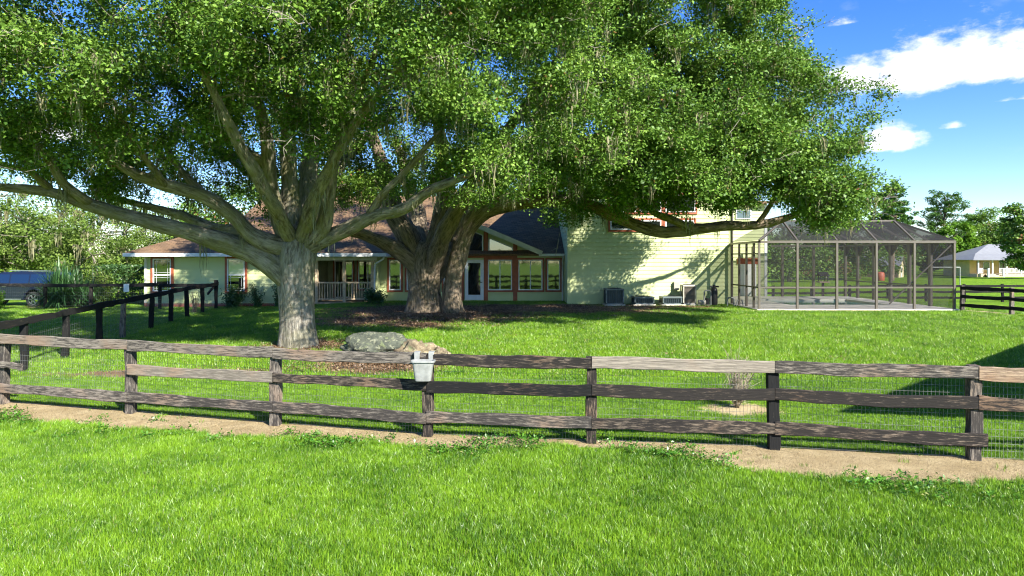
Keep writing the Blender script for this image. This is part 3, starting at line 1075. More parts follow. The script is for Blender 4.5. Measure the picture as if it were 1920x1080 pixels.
    MB().tube([(xb - 0.1, ys - 0.09, 1.65), (xb - 0.1, ys - 0.15, 1.65), (xb - 0.22, ys - 0.15, 1.65)], 0.02, 6).build('handle', M['black'], d)
    MB().box(xa - 0.12, xb + 0.12, ys - 0.11, ys - 0.03, Zp(495, ys) + 0.003, Zp(484, ys)).build('door_head', M['red'], h)


build_house()


# ------------------------------------------------------------------ pool and screen enclosure
def build_pool():
    X0, X1, Y0, Y1 = 10.75, 19.24, 29.7, 39.4
    zb, ze, zt = 0.69, 3.57, 4.60
    dk = MB()
    dx0, dx1, dy0, dy1 = X0 - 0.15, X1 + 0.15, Y0 - 0.2, Y1 + 0.2
    px0, px1, py0, py1 = 13.2, 18.0, 32.4, 36.8
    dk.box(dx0, dx1, dy0, py0, -0.3, zb).box(dx0, dx1, py1, dy1, -0.3, zb).box(dx0, px0, py0, py1, -0.3, zb).box(px1, dx1, py0, py1, -0.3, zb)
    deck = dk.build('pool_deck', M['concrete'])
    tag(deck, 'pale concrete deck slab around the swimming pool', 'deck', kind='structure')
    w = MB().add([(px0, py0, zb - 0.09), (px1, py0, zb - 0.09), (px1, py1, zb - 0.09), (px0, py1, zb - 0.09)], [(0, 1, 2, 3)]).build('water', M['water'])
    tag(w, 'teal water of the swimming pool under the screen enclosure', 'water', kind='structure')
    c = thing('pool_enclosure', (15.0, 34.5, zb), 'screened aluminium pool enclosure with sloped mesh roof beside the house', 'pool cage')
    bays = [X0, 12.41, 14.13, 15.85, 17.5, X1]
    sidey = [Y0, 31.4, 33.05, 34.7, 36.3, 38.0, Y1]
    s = 0.045
    A = M['alu']
    pm = MB().box(-s, s, -s, s, 0, ze - zb).mesh('post', A)
    for x in bays:
        link('post', pm, c, (x, Y0, zb))
    pm2 = MB().box(-0.05, 0.05, -0.10, 0.10, 0, ze - zb).mesh('post', M['alu_dark'])
    for y in sidey[1:]:
        link('post', pm2, c, (X1, y, zb))
    for x in (13.9, 15.6, 17.4):
        link('post', pm2, c, (x, Y1, zb))
    pm3 = MB().box(-0.04, 0.04, -0.05, 0.05, 0, ze - zb).mesh('post', M['alu_dark'])
    for y in (30.35, 31.3, 32.3, 33.35):
        link('post', pm3, c, (X0, y, zb))
    rail = lambda a, b, w=0.09, h_=0.09, m=A, nm='rail': MB().bar(a, b, w, h_).build(nm, m, c)
    rail((X0 + s, Y0 - 0.006, ze + 0.04), (X1 + s, Y0 - 0.006, ze + 0.04), 0.1, 0.11, A, 'eave_beam')
    rail((X0, Y0 + 0.05, ze + 0.035), (X0, 33.5, ze + 0.035), 0.1, 0.1, A, 'eave_beam')
    rail((X1 + 0.003, Y0 + 0.05, ze + 0.035), (X1 + 0.003, Y1, ze + 0.035), 0.1, 0.1, A, 'eave_beam')
    rail((14.95, Y1, ze + 0.035), (X1 - 0.05, Y1, ze + 0.035), 0.1, 0.1, A, 'eave_beam')
    for x in bays[1:-1]:
        rail((x, Y0, ze + 0.09), (x, 31.3, zt), 0.07, 0.09, A, 'rafter')
    rail((X0, Y0, ze + 0.09), (bays[1], 31.3, zt), 0.07, 0.09, A, 'hip_rafter')
    rail((X1, Y0, ze + 0.09), (bays[4], 31.3, zt), 0.07, 0.09, A, 'hip_rafter')
    rail((X1, Y1, ze + 0.09), (bays[4], 37.8, zt), 0.07, 0.09, A, 'hip_rafter')
    for y in sidey[1:-1]:
        rail((X1, y, ze + 0.09), (bays[4], y, zt), 0.06, 0.08, A, 'rafter')
    rail((bays[1], 31.3, zt + 0.01), (bays[4], 31.3, zt + 0.01), 0.07, 0.07, A, 'ridge_beam')
    rail((bays[1], 37.8, zt + 0.01), (bays[4], 37.8, zt + 0.01), 0.07, 0.07, A, 'ridge_beam')
    rail((bays[4] + 0.02, 31.34, zt + 0.012), (bays[4] + 0.02, 37.76, zt + 0.012), 0.07, 0.07, A, 'ridge_beam')
    zc = 1.62
    for i in range(5):
        rail((bays[i] + s, Y0 + 0.005, zc), (bays[i + 1] - s, Y0 + 0.005, zc), 0.06, 0.07, A, 'chair_rail')
    for i in range(len(sidey) - 1):
        rail((X1, sidey[i] + 0.1, zc), (X1, sidey[i + 1] - 0.1, zc), 0.05, 0.06, M['alu_dark'], 'chair_rail')
        # curved gusset below the side eave
        y0, y1 = sidey[i] + 0.1, sidey[i + 1] - 0.1
        for ya, sg in ((y0, 1), (y1, -1)):
            pts = [(X1 + 0.01, ya, ze - 0.02), (X1 + 0.01, ya, ze - 0.55)]
            pts += [(X1 + 0.01, ya + sg * 0.55 * math.sin(a), ze - 0.02 - 0.53 * (1 - math.sin(math.pi / 2 - 0) * 0) * (1 - math.sin(a))) for a in (0.3, 0.6, 0.9, 1.2, 1.55)]
            MB().prism(pts, (1, 0, 0), 0.03).build('gusset', A, c)
    rail((X0, Y0 + 0.06, zc), (X0, 33.4, zc), 0.05, 0.06, M['alu_dark'], 'chair_rail')
    rail((X0, Y0 + 0.06, 3.1), (X0, 33.4, 3.1), 0.05, 0.06, M['alu_dark'], 'chair_rail')
    rail((X1 - 0.05, Y0 + 0.06, ze - 0.05), (16.45, Y0 + 0.06, 0.9), 0.04, 0.05, A, 'diagonal_brace')
    S, SR = M['screen'], M['roof_screen']

    def panel(pts):
        MB().add(pts, [tuple(range(len(pts)))]).build('screen_panel', SR if min(q[2] for q in pts) > ze else S, c)
    for i in range(5):
        a, b = bays[i] + s, bays[i + 1] - s
        panel([(a, Y0, zb), (b, Y0, zb), (b, Y0, zc), (a, Y0, zc)])
        panel([(a, Y0, zc), (b, Y0, zc), (b, Y0, ze), (a, Y0, ze)])
    for i in range(1, 4):
        panel([(bays[i], Y0, ze + 0.11), (bays[i + 1], Y0, ze + 0.11), (bays[i + 1], 31.3, zt), (bays[i], 31.3, zt)])
    panel([(X0, Y0, ze + 0.11), (bays[1], Y0, ze + 0.11), (bays[1], 31.3, zt)])
    panel([(bays[4], Y0, ze + 0.11), (X1, Y0, ze + 0.11), (bays[4], 31.3, zt)])
    panel([(X1, Y0, ze + 0.11), (X1, Y1, ze + 0.11), (bays[4], 37.8, zt), (bays[4], 31.3, zt)])
    panel([(14.95, Y1, ze + 0.11), (X1, Y1, ze + 0.11), (bays[4], 37.8, zt), (bays[1] + 2.5, 37.8, zt)])
    panel([(X0, Y0, ze + 0.11), (bays[1], 31.3, zt), (bays[1], 33.5, zt), (X0, 33.5, ze + 0.11)])
    for i in range(1, 4):
        panel([(bays[i], 31.3, zt), (bays[i + 1], 31.3, zt), (bays[i + 1], 37.8, zt), (bays[i], 37.8, zt)])
    for i in range(len(sidey) - 1):
        panel([(X1, sidey[i] + 0.1, zb), (X1, sidey[i + 1] - 0.1, zb), (X1, sidey[i + 1] - 0.1, ze), (X1, sidey[i] + 0.1, ze)])
    for a, b in ((14.95, 15.6), (15.6, 17.4), (17.4, X1)):
        panel([(a, Y1, zb), (b, Y1, zb), (b, Y1, ze), (a, Y1, ze)])
    panel([(X0, Y0 + 0.05, zb), (X0, 33.5, zb), (X0, 33.5, ze), (X0, Y0 + 0.05, ze)])


build_pool()


# ------------------------------------------------------------------ fences
def rough_board(L, h, th, seed, sag=0.012, segs=14):
    """board along local X from 0 to L, centred on Z, with uneven edges"""
    r = np.random.default_rng(seed)
    vs, fs = [], []
    ph = r.uniform(0, 6.28, 6)
    for i in range(segs + 1):
        t = i / segs
        x = t * L
        w1 = 0.010 * math.sin(5 * t + ph[0]) + 0.006 * math.sin(13 * t + ph[1]) + r.normal(0, 0.0035)
        w2 = 0.010 * math.sin(6 * t + ph[2]) + 0.006 * math.sin(17 * t + ph[3]) + r.normal(0, 0.0035)
        yo = 0.006 * math.sin(4 * t + ph[4])
        dz = -sag * math.sin(math.pi * t)
        c = 0.008
        ht, hb = h / 2 + w1 + dz, -h / 2 + w2 + dz
        ring = [(-th / 2, hb + c), (-th / 2, ht - c), (-th / 2 + c, ht), (th / 2 - c, ht), (th / 2, ht - c), (th / 2, hb + c), (th / 2 - c, hb), (-th / 2 + c, hb)]
        vs += [(x, y + yo, z) for y, z in ring]
    n = 8
    for i in range(segs):
        for k in range(n):
            k2 = (k + 1) % n
            fs.append((i * n + k, (i + 1) * n + k, (i + 1) * n + k2, i * n + k2))
    fs.append(tuple(range(n)))
    fs.append(tuple(range((segs + 1) * n - 1, segs * n - 1, -1)))
    mb = MB()
    mb.add(vs, fs)
    return mb


def place_board(parent, name, a, b, h, th, mat, seed, sag=0.012):
    a, b = Vector(a), Vector(b)
    d = b - a
    me = rough_board(d.length, h, th, seed, sag).mesh(name, mat)
    yaw = math.atan2(d.y, d.x)
    pitch = -math.asin(d.z / d.length)
    return link(name, me, parent, a, (0, pitch, yaw))


def rough_post(parent, x, y, zb, zt, w, mat, seed, lean=0.0, yaw=0.0):
    """post built along local X, then stood up, so the grain runs up the post"""
    me = rough_board(zt - zb, w, w * 0.95, seed, 0.0, 10).mesh('post', mat)
    o = link('post', me, parent, (x, y, zb))
    o.rotation_mode = 'QUATERNION'
    o.rotation_quaternion = Quaternion((0, 0, 1), yaw) @ Quaternion((0, 1, 0), -math.pi / 2 + lean)
    return o


def wire_panel(mb, a, b, z0a, z1a, z0b, z1b, step, hstep, r):
    a, b = Vector(a), Vector(b)
    L = (b - a).length
    n = int(L / step)
    for i in range(n + 1):
        t = i / n
        p = a.lerp(b, t)
        zb, zt = z0a + (z0b - z0a) * t, z1a + (z1b - z1a) * t
        j = random.uniform(-0.004, 0.004)
        mb.add([(p.x - r, p.y, zb), (p.x + r, p.y - r, zb), (p.x + r, p.y + r, zb), (p.x - r + j, p.y, zt), (p.x + r + j, p.y - r, zt), (p.x + r + j, p.y + r, zt)],
               [(0, 1, 4, 3), (1, 2, 5, 4), (2, 0, 3, 5)])
    k = 0
    while z0a + k * hstep < z1a + 1e-6:
        z = k * hstep
        mb.bar((a.x, a.y - r * 2, z0a + z), (b.x, b.y - r * 2, z0b + z), 2 * r, 2 * r)
        k += 1


def build_front_fence():
    f = thing('board_fence', (0, 10.9, 0), 'long weathered three rail board fence with wire mesh across the lawn', 'fence')
    G = [gzf(x, y) for x, y in FP]
    fd = Vector((FP[7][0] - FP[5][0], FP[7][1] - FP[5][1], 0)).normalized()
    nb = Vector((fd.y, -fd.x, 0))                      # towards the camera
    tops = [1.36, 1.36, 1.36, 1.35, 1.33, 1.36, 1.36, 1.33, 1.38, 1.36, 1.36]
    pm = ['board_grey', 'board_grey', 'board_grey', 'board_grey', 'board_grey', 'board_dark', 'board_dark', 'blackboard', 'board_grey', 'board_grey', 'board_grey']
    for i, (x, y) in enumerate(FP):
        rough_post(f, x, y, G[i] - 0.4, G[i] + tops[i] - 0.02, 0.16, M[pm[i]], 100 + i, random.uniform(-0.012, 0.012), math.atan2(fd.y, fd.x))
    # rails per bay: (top, middle, bottom) heights and looks; None = missing
    top_m = ['board_grey', 'board_grey', 'board_grey', 'board_grey', 'board_grey', 'board_dark', 'board_pale', 'board_grey', 'board_tan', 'board_grey']
    mid_m = ['board_grey', 'board_grey', None, 'board_pale', 'board_dark', 'blackboard', 'board_dark', 'board_dark', 'board_dark', 'board_grey']
    low_m = ['board_grey', 'board_grey', 'board_grey', 'board_grey', 'board_grey', 'board_grey', 'board_dark', 'board_dark', None, 'board_grey']
    for i in range(len(FP) - 1):
        a = Vector((*FP[i], 0)) + nb * 0.105
        b = Vector((*FP[i + 1], 0)) + nb * 0.105
        d = (b - a).normalized()
        a = a - d * (0.0 if i else 0.1) + d * 0.004
        b = b - d * 0.004
        for row, (hz, mats, hh) in enumerate(((1.265, top_m, 0.185), (0.835, mid_m, 0.185), (0.33, low_m, 0.185))):
            if mats[i] is None:
                if row == 1:                              # broken stub left of the new pale board
                    e = a + d * 0.55
                    place_board(f, 'rail', (a.x, a.y, G[i] + hz - 0.06), (e.x, e.y, G[i] + hz - 0.08), 0.12, 0.04, M['board_grey'], 900, 0.0)
                continue
            ja, jb = random.uniform(-0.018, 0.018), random.uniform(-0.018, 0.018)
            ee = b + d * 0.12 if (row == 2 and i == 7) else b
            hh2 = hh * (0.85 if (row == 1 and i == 4) else 1)
            place_board(f, 'rail', (a.x, a.y, G[i] + hz + ja), (ee.x, ee.y, G[i + 1] + hz + jb), hh2, 0.042, M[mats[i]], 300 + i * 3 + row, random.uniform(0.004, 0.016))
    mb = MB()
    for i in range(len(FP) - 1):
        a = Vector((*FP[i], 0)) - nb * 0.085
        b = Vector((*FP[i + 1], 0)) - nb * 0.085
        wire_panel(mb, a, b, G[i] + 0.02, G[i] + 1.25, G[i + 1] + 0.02, G[i + 1] + 1.25, 0.052, 0.1025, 0.0017)
    w = mb.build('wire_mesh', M['wire'], f)
    w['kind'] = 'stuff'


def build_feed_tub():
    # hangs over the top rail at the post
    x, y = -1.42, 11.15 - 0.245
    zt = 1.27
    o = thing('feed_tub', (x, y, zt - 0.33), 'white plastic feed tub hooked over the top fence rail', 'feeder')
    mb = MB()
    n = 10

    def ring(w, d, z, k=4):
        pts = []
        for i in range(24):
            a = 2 * math.pi * i / 24
            c, s = math.cos(a), math.sin(a)
            e = 0.42
            pts.append((x + w * math.copysign(abs(c) ** e, c), y + d * math.copysign(abs(s) ** e, s), z))
        return pts
    rings = [ring(0.105, 0.06, zt - 0.335), ring(0.125, 0.072, zt - 0.325), ring(0.165, 0.105, zt - 0.06), ring(0.17, 0.108, zt - 0.03), ring(0.195, 0.128, zt - 0.028), ring(0.195, 0.128, zt - 0.002),
             ring(0.165, 0.10, zt - 0.002), ring(0.115, 0.065, zt - 0.31)]
    vs = [p for r_ in rings for p in r_]
    fs = []
    for i in range(len(rings) - 1):
        for k in range(24):
            k2 = (k + 1) % 24
            fs.append((i * 24 + k, i * 24 + k2, (i + 1) * 24 + k2, (i + 1) * 24 + k))
    fs.append(tuple(range(23, -1, -1)))
    fs.append(tuple(range(7 * 24, 8 * 24)))
    mb.add(vs, fs)
    b = mb.build('tub', M['plastic'], o, smooth_=False, bevel=0.004)
    for sx in (-1, 1):
        hx = x + sx * 0.115
        h = MB()
        h.prism([(hx - 0.04, y + 0.10, zt - 0.04), (hx - 0.045, y + 0.10, zt + 0.105), (hx + 0.045, y + 0.10, zt + 0.105), (hx + 0.04, y + 0.10, zt - 0.04)], (0, 1, 0), 0.022)
        h.box(hx - 0.045, hx + 0.045, y + 0.123, y + 0.25, zt + 0.100, zt + 0.116)
        h.build('hook', M['plastic'], o, bevel=0.004)


def build_left_fence():
    f = thing('paddock_fence', (-13.2, 25, 0.3), 'black single rail paddock fence running back to the house corner', 'fence')
    pts = []
    for px in (-105, -25, 45, 122, 185, 230, 283, 321, 351, 380, 405):
        k = (px - 960) / F
        d = (-13.2 + 0.153 * 25) / (k + 0.153)
        pts.append((k * d, d))
    for i, (x, y) in enumerate(pts):
        g = gzf(x, y)
        m = 'board_grey' if i in (5,) else 'blackboard'
        rough_post(f, x, y, g - 0.4, g + (1.22 if i < 10 else 1.42), 0.15, M[m], 400 + i, random.uniform(-0.02, 0.02), 0.2)
    for i in range(len(pts) - 1):
        a, b = Vector((*pts[i], 0)), Vector((*pts[i + 1], 0))
        dd = (b - a).normalized()
        nn = Vector((dd.y, -dd.x, 0)) * 0.1
        ga, gb = gzf(*pts[i]), gzf(*pts[i + 1])
        place_board(f, 'rail', (a.x + nn.x, a.y + nn.y, ga + 1.24), (b.x + nn.x, b.y + nn.y, gb + 1.24), 0.17, 0.045, M['blackboard'], 500 + i)
    a, b = pts[-2], pts[-1]
    MB().bar((a[0] + 0.1, a[1] + 0.3, gzf(*a) + 0.85), (b[0] + 0.02, b[1] - 0.12, gzf(*b) + 1.2), 0.06, 0.1).build('brace', M['blackboard'], f)
    mb = MB()
    for i in range(len(pts) - 1):
        g0, g1 = gzf(*pts[i]), gzf(*pts[i + 1])
        wire_panel(mb, (pts[i][0] - 0.09, pts[i][1], 0), (pts[i + 1][0] - 0.09, pts[i + 1][1], 0), g0 + 0.02, g0 + 1.15, g1 + 0.02, g1 + 1.15, 0.10, 0.16, 0.0016)
    w = mb.build('wire_mesh', M['wire'], f)
    w['kind'] = 'stuff'
    # cross fence along the left wing
    x1, y1 = pts[-1]
    f2 = thing('cross_fence', (-20, y1, 0.3), 'black rail fence crossing before the left end of the house', 'fence')
    xs = [x1 - 2.75, -20.6, -22.85, -25.6, -28.4, -31.0]
    prev = (x1, y1 + 0.02)
    for i, x in enumerate(xs):
        g = gzf(x, y1)
        rough_post(f2, x, y1, g - 0.4, g + 1.2, 0.14, M['blackboard' if i else 'blackboard'], 600 + i)
        place_board(f2, 'rail', (x, y1 - 0.1, g + 1.17), (prev[0] - 0.06, y1 - 0.1, g + 1.19), 0.16, 0.045, M['blackboard'], 620 + i)
        prev = (x, y1)
    mb = MB()
    wire_panel(mb, (-31.0, y1 + 0.09, 0), (x1, y1 + 0.09, 0), 0.42, 1.5, 0.42, 1.5, 0.10, 0.16, 0.0016)
    w = mb.build('wire_mesh', M['wire'], f2)
    w['kind'] = 'stuff'
    sg = MB().box(U(235, y1) + 0.0, U(245, y1), y1 - 0.15, y1 - 0.13, Zp(547, y1), Zp(532, y1)).build('notice_board', M['white'])
    tag(sg, 'small blank white sign fixed to the black rail fence', 'sign')


def plain_fence(name, pts, label, mats, hts, ptop, rh, seed, group=None, pw=0.14):
    f = thing(name, (pts[0][0], pts[0][1], gzf(*pts[0])), label, 'fence', group)
    for i, (x, y) in enumerate(pts):
        g = gzf(x, y)
        rough_post(f, x, y, g - 0.4, g + ptop, pw, M[mats[0]], seed + i)
    for i in range(len(pts) - 1):
        a, b = Vector((*pts[i], 0)), Vector((*pts[i + 1], 0))
        dd = (b - a).normalized()
        nn = Vector((dd.y, -dd.x, 0)) * 0.1
        for k, hz in enumerate(hts):
            place_board(f, 'rail', (a.x + nn.x, a.y + nn.y, gzf(*pts[i]) + hz), (b.x + nn.x, b.y + nn.y, gzf(*pts[i + 1]) + hz), rh, 0.045, M[mats[1]], seed + 50 + i * 4 + k)


build_front_fence()
build_feed_tub()
build_left_fence()
plain_fence('side_fence', [(19.45, 29.5), (20.42, 27.9), (21.4, 26.3), (22.4, 24.7)], 'short black board fence running from the pool enclosure corner', ('board_grey', 'blackboard'), (0.98, 0.62, 0.24), 1.08, 0.15, 1500)
plain_fence('back_fence', [(10.0 + 2.6 * k, 46.5) for k in range(14)], 'dark board fence crossing the lower field behind the pool', ('blackboard', 'blackboard'), (1.12, 0.74, 0.34), 1.25, 0.15, 1600)


# ------------------------------------------------------------------ trees
def catmull(pts, rad, step):
    p = [Vector(q) for q in pts]
    p = [p[0] * 2 - p[1]] + p + [p[-1] * 2 - p[-2]]
    r = [rad[0]] + list(rad) + [rad[-1]]
    op, orr = [], []
    for i in range(1, len(p) - 2):
        n = max(2, int((p[i + 1] - p[i]).length / step))
        for k in range(n):
            t = k / n
            a, b, c, d = p[i - 1], p[i], p[i + 1], p[i + 2]
            q = 0.5 * ((2 * b) + (c - a) * t + (2 * a - 5 * b + 4 * c - d) * t * t + (3 * b - a - 3 * c + d) * t ** 3)
            op.append(q)
            orr.append(r[i] * (1 - t) + r[i + 1] * t)
    op.append(p[-2])
    orr.append(r[-2])
    return np.array([tuple(q) for q in op]), np.array(orr)


def leaf_mesh(name, C, size, mat, seed=0, flat=0.9, tint=None, aspect=0.5, hang=0.0):
    """C: centres (n,3), size (n,): one folded diamond leaf each"""
    r = np.random.default_rng(seed)
    n = len(C)
    nrm = r.normal(0, 1, (n, 3)) * flat
    nrm[:, 2] += 1.0
    nrm[:, 1] -= 0.25
    nrm /= np.linalg.norm(nrm, axis=1)[:, None]
    ax = r.normal(0, 1, (n, 3))
    ax[:, 2] -= hang
    ax -= nrm * np.sum(ax * nrm, 1)[:, None]
    ax /= np.linalg.norm(ax, axis=1)[:, None] + 1e-9
    sd = np.cross(nrm, ax)
    L = size[:, None]
    W = L * aspect * r.uniform(0.8, 1.25, (n, 1))
    a = C - ax * L * 0.5
    b = C + sd * W * 0.5 + nrm * L * 0.10 - ax * L * 0.05
    c = C + ax * L * 0.5 - nrm * L * 0.06
    d = C - sd * W * 0.5 + nrm * L * 0.10 - ax * L * 0.05
    V = np.stack([a, b, c, d], 1).reshape(-1, 3)
    Fq = np.arange(n * 4).reshape(n, 4)
    if tint is None:
        tint = r.uniform(0, 1, n)
    return quad_mesh(name, V, Fq, mat, tint)


def wood_mesh(name, tubes, mat):
    """tubes: (path, rad, nsides, lob)"""
    Vs, Fs, Bs = [], [], []
    off = 0
    for path, rad, n, lob in tubes:
        v, f, b = tube_np(path, rad, n, True, lob, off)
        Vs.append(v)
        Fs += f
        Bs.append(b)
        off += len(v)
    V = np.concatenate(Vs)
    me = bpy.data.meshes.new(name)
    me.from_pydata(V.tolist(), [], Fs)
    me.materials.append(mat)
    a = me.attributes.new('bark', 'FLOAT_VECTOR', 'POINT')
    a.data.foreach_set('vector', np.concatenate(Bs).astype(np.float32).ravel())
    me.shade_smooth()
    return me


def in_view(p, m=60):
    if p[1] < 1:
        return False
    px = 960 + F * p[0] / p[1]
    py = HY - F * (p[2] - CAMZ) / p[1]
    return -m < px < 1920 + m and -m < py < 1080


def strand_mesh(name, anchors, mat, seed, strands=15, lmin=0.3, lmax=1.1, width=0.014):
    """hanging moss: bunches of tapering wavy ribbons"""
    r = np.random.default_rng(seed)
    Vs, Fq, tint = [], [], []
    b = 0
    for (x, y, z, k) in anchors:
        ln0 = r.uniform(lmin, lmax) * k
        for s in range(int(strands * r.uniform(0.6, 1.3))):
            ln = ln0 * r.uniform(0.25, 1.0)
            ox, oy = r.normal(0, 0.09, 2) * k
            a = r.uniform(0, math.pi)
            dx, dy = math.cos(a), math.sin(a)
            sway = r.normal(0, 0.05, 2)
            n = 4
            w0 = width * r.uniform(0.5, 1.4)
            for i in range(n + 1):
                t = i / n
                px = x + ox * (1 - 0.35 * t) + sway[0] * t + 0.02 * math.sin(9 * t + s)
                py = y + oy * (1 - 0.35 * t) + sway[1] * t
                pz = z + r.uniform(-0.03, 0.03) - ln * t
                w = w0 * (0.55 + 0.8 * math.sin(math.pi * min(1, t + 0.15))) * (1 - 0.75 * t)
                Vs.append((px - dx * w, py - dy * w, pz))
                Vs.append((px + dx * w, py + dy * w, pz))
            tv = r.uniform(0, 1)
            for i in range(n):
                Fq.append((b + 2 * i, b + 2 * i + 1, b + 2 * i + 3, b + 2 * i + 2))
                tint.append(tv)
            b += 2 * (n + 1)
    return quad_mesh(name, np.array(Vs), np.array(Fq), mat, np.array(tint))


def big_oak(name, base, trunk, limbs, crown, n_tips, zmin, label, leafmat, barkmat, seed, lobf, per_clump, leaf, moss_n, keep=None):
    r = np.random.default_rng(seed)
    o = thing(name, base, label, 'tree')
    org = np.array(base)
    tubes = []
    nodes, nrad = [], []
    tp, tr = catmull([q[0] for q in trunk], [q[1] for q in trunk], 0.12)
    main = []
    link('trunk', wood_mesh('trunk', [(tp - org, tr, 28, lobf)], barkmat), o)
    for lb in limbs:
        p, q = catmull([P(a, b, d) for a, b, d, w in lb], [w / 2 / F * d for a, b, d, w in lb], 0.22)
        wob = np.cumsum(r.normal(0, 0.012, p.shape), 0)
        wob -= np.linspace(0, 1, len(p))[:, None] * wob[-1]
        p = p + wob * np.minimum(1, np.arange(len(p)) / 6)[:, None]
        ph = r.uniform(0, 6.28, 3)
        lf = lambda ang, ln, t, ph=ph: 1 + 0.07 * np.sin(2 * ang + ph[0] + ln) + 0.05 * np.sin(3 * ang + ph[1] - 1.7 * ln) + 0.05 * np.sin(ln * 4.1 + ph[2])
        main.append((p - org, q, 12 if q[0] > 0.12 else 8, lf))
        nodes += list(p[2:])
        nrad += list(q[2:])
    link('limbs', wood_mesh('limbs', main, M['bark_limb'] if barkmat is M['bark1'] else barkmat), o)
    nodes = np.array(nodes)
    nrad = np.array(nrad)
    # twig tips spread through the shell of the crown
    tips = []
    pad = 0
    tot = sum(c[2] for c in crown)
    guard = 0
    while len(tips) < n_tips and guard < 200000:
        guard += 1
        q = r.uniform(0, tot)
        for cen, rad, wt in crown:
            if q < wt:
                break
            q -= wt
        v = r.normal(0, 1, 3)
        v /= np.linalg.norm(v)
        k = 1 - abs(r.normal(0, 0.15))
        if k < 0.35:
            continue
        pt = np.array(cen) + v * np.array(rad) * k
        pads = [pt] + [pt + r.normal(0, 0.52, 3) * np.array([1, 1, 0.5]) for _ in range(3)]
        if pt[2] < zmin(pt[0], pt[1]) or (keep is not None and not keep(pt)):
            continue
        tips += pads
    # every main limb end carries foliage too
    for lb in limbs:
        a, b, d, w = lb[-1]
        e = np.array(P(a, b, d))
        for k in range(3):
            tips.append(e + r.normal(0, 0.35, 3))
    tips = np.array(tips)
    dist = np.min(np.linalg.norm(tips[:, None, :] - nodes[None, ::4, :], axis=2), axis=1)
    order = np.argsort(dist)
    cl_c, cl_r, cl_n, cl_s, cl_t = [], [], [], [], []
    moss = []
    for i in order:
        tip = tips[i]
        dv = nodes - tip
        dd = np.linalg.norm(dv, axis=1) * (1 + 0.25 * (nodes[:, 2] > tip[2] + 0.4))
        j = int(np.argmin(dd))
        a = nodes[j]
        L = np.linalg.norm(tip - a)
        n = max(4, int(L / 0.35))
        mid = (a + tip) / 2 + r.normal(0, 0.12, 3) * L + np.array([0, 0, 0.10 * L])
        t = np.linspace(0, 1, n)[:, None]
        path = (1 - t) ** 2 * a + 2 * t * (1 - t) * mid + t ** 2 * tip
        path[1:-1] += r.normal(0, 0.025, (n - 2, 3))
        r0 = min(nrad[j] * 0.7, 0.016 + 0.016 * L)
        rd = np.linspace(r0, 0.008, n)
        tubes.append((path - org, rd, 5, None))
        nodes = np.vstack([nodes, path[1:]])
        nrad = np.concatenate([nrad, rd[1:]])
        vis = in_view(tip, 120)
        # leaf clumps along the outer part of this branch
        nc = 7
        for k in range(nc):
            u = r.uniform(0.45, 1.0)
            c = path[min(n - 1, int(u * (n - 1)))] + r.normal(0, 0.27, 3) * np.array([1, 1, 0.7])
            if c[2] < zmin(c[0], c[1]) - 0.35:
                continue
            cl_c.append(c)
            cl_r.append(r.uniform(0.26, 0.5))
            cl_n.append(per_clump if vis else per_clump // 9)
            cl_s.append(leaf if vis else leaf * 3.0)
            cl_t.append(np.clip(0.45 + 0.22 * r.normal() + 0.2 * float(vnoise(c[0] + c[1], c[2], 0.8, 7)), 0, 0.9))
            if vis and r.random() < 0.12:
                cl_n[-1] = cl_n[-1] // 3
    # pale bare twigs poking through the foliage
    bare = []
    for tip in tips[r.random(len(tips)) < 0.08]:
        if not in_view(tip, 40):
            continue
        for k in range(4):
            d = r.normal(0, 1, 3) * np.array([1, 1, 0.7]) + np.array([0.0, -0.7, -0.1])
            d /= np.linalg.norm(d)
            L = r.uniform(0.5, 1.2)
            p0 = tip + r.normal(0, 0.15, 3)
            pth = np.array([p0 + d * L * t + r.normal(0, 0.035, 3) for t in np.linspace(0, 1, 5)])
            bare.append((pth - org, np.linspace(0.009, 0.003, 5), 3, None))
            for m in range(2):
                q0 = pth[2 + m]
                q1 = q0 + (d + r.normal(0, 0.7, 3)) * 0.28
                bare.append((np.array([q0, (q0 + q1) / 2 + r.normal(0, 0.02, 3), q1]) - org, np.array([0.005, 0.004, 0.002]), 3, None))
    link('bare_twigs', wood_mesh('bare_twigs', bare, M['twig_pale']), o)['kind'] = 'stuff'
    link('branches', wood_mesh('branches', tubes, barkmat), o)['kind'] = 'stuff'
    C, S, T = [], [], []
    for c, rd, n, s, tt in zip(cl_c, cl_r, cl_n, cl_s, cl_t):
        g = r.normal(0, 1, (n, 3))
        g /= np.linalg.norm(g, axis=1)[:, None]
        g *= (r.uniform(0, 1, (n, 1)) ** 0.45) * rd * np.array([1.15, 1.15, 0.8])
        C.append(c + g)
        S.append(s * r.uniform(0.65, 1.35, n))
        T.append(np.clip(tt + r.normal(0, 0.16, n), 0, 0.955))
    C, S, T = np.concatenate(C), np.concatenate(S), np.concatenate(T)
    dead = r.random(len(T)) < 0.006
    T[dead] = 1.0
    crown_o = link('crown', leaf_mesh('crown', C - org, S, leafmat, seed + 1, 0.9, T, 0.6), o)
    # moss hangs from limbs and branches in view
    cand = [q for q in nodes[::3] if in_view(q, 20)]
    r.shuffle(cand)
    cnt = 0
    for q in cand:
        if cnt >= moss_n:
            break
        py = HY - F * (q[2] - CAMZ) / q[1]
        if r.random() > (0.9 if py > 130 else 0.65):
            continue
        moss.append((q[0] - org[0], q[1] - org[1], q[2] - org[2] - 0.02, r.uniform(0.5, 1.25)))
        cnt += 1
    mo = link('hanging_moss', strand_mesh('hanging_moss', moss, M['moss'], seed + 5), o)
    mo['kind'] = 'stuff'
    mo['label'] = 'grey green hanging moss'
    return len(C)


# --- oak with the grey trunk
T1 = (U(562, 20.0), 20.0, gzf(U(562, 20.0), 20.0))


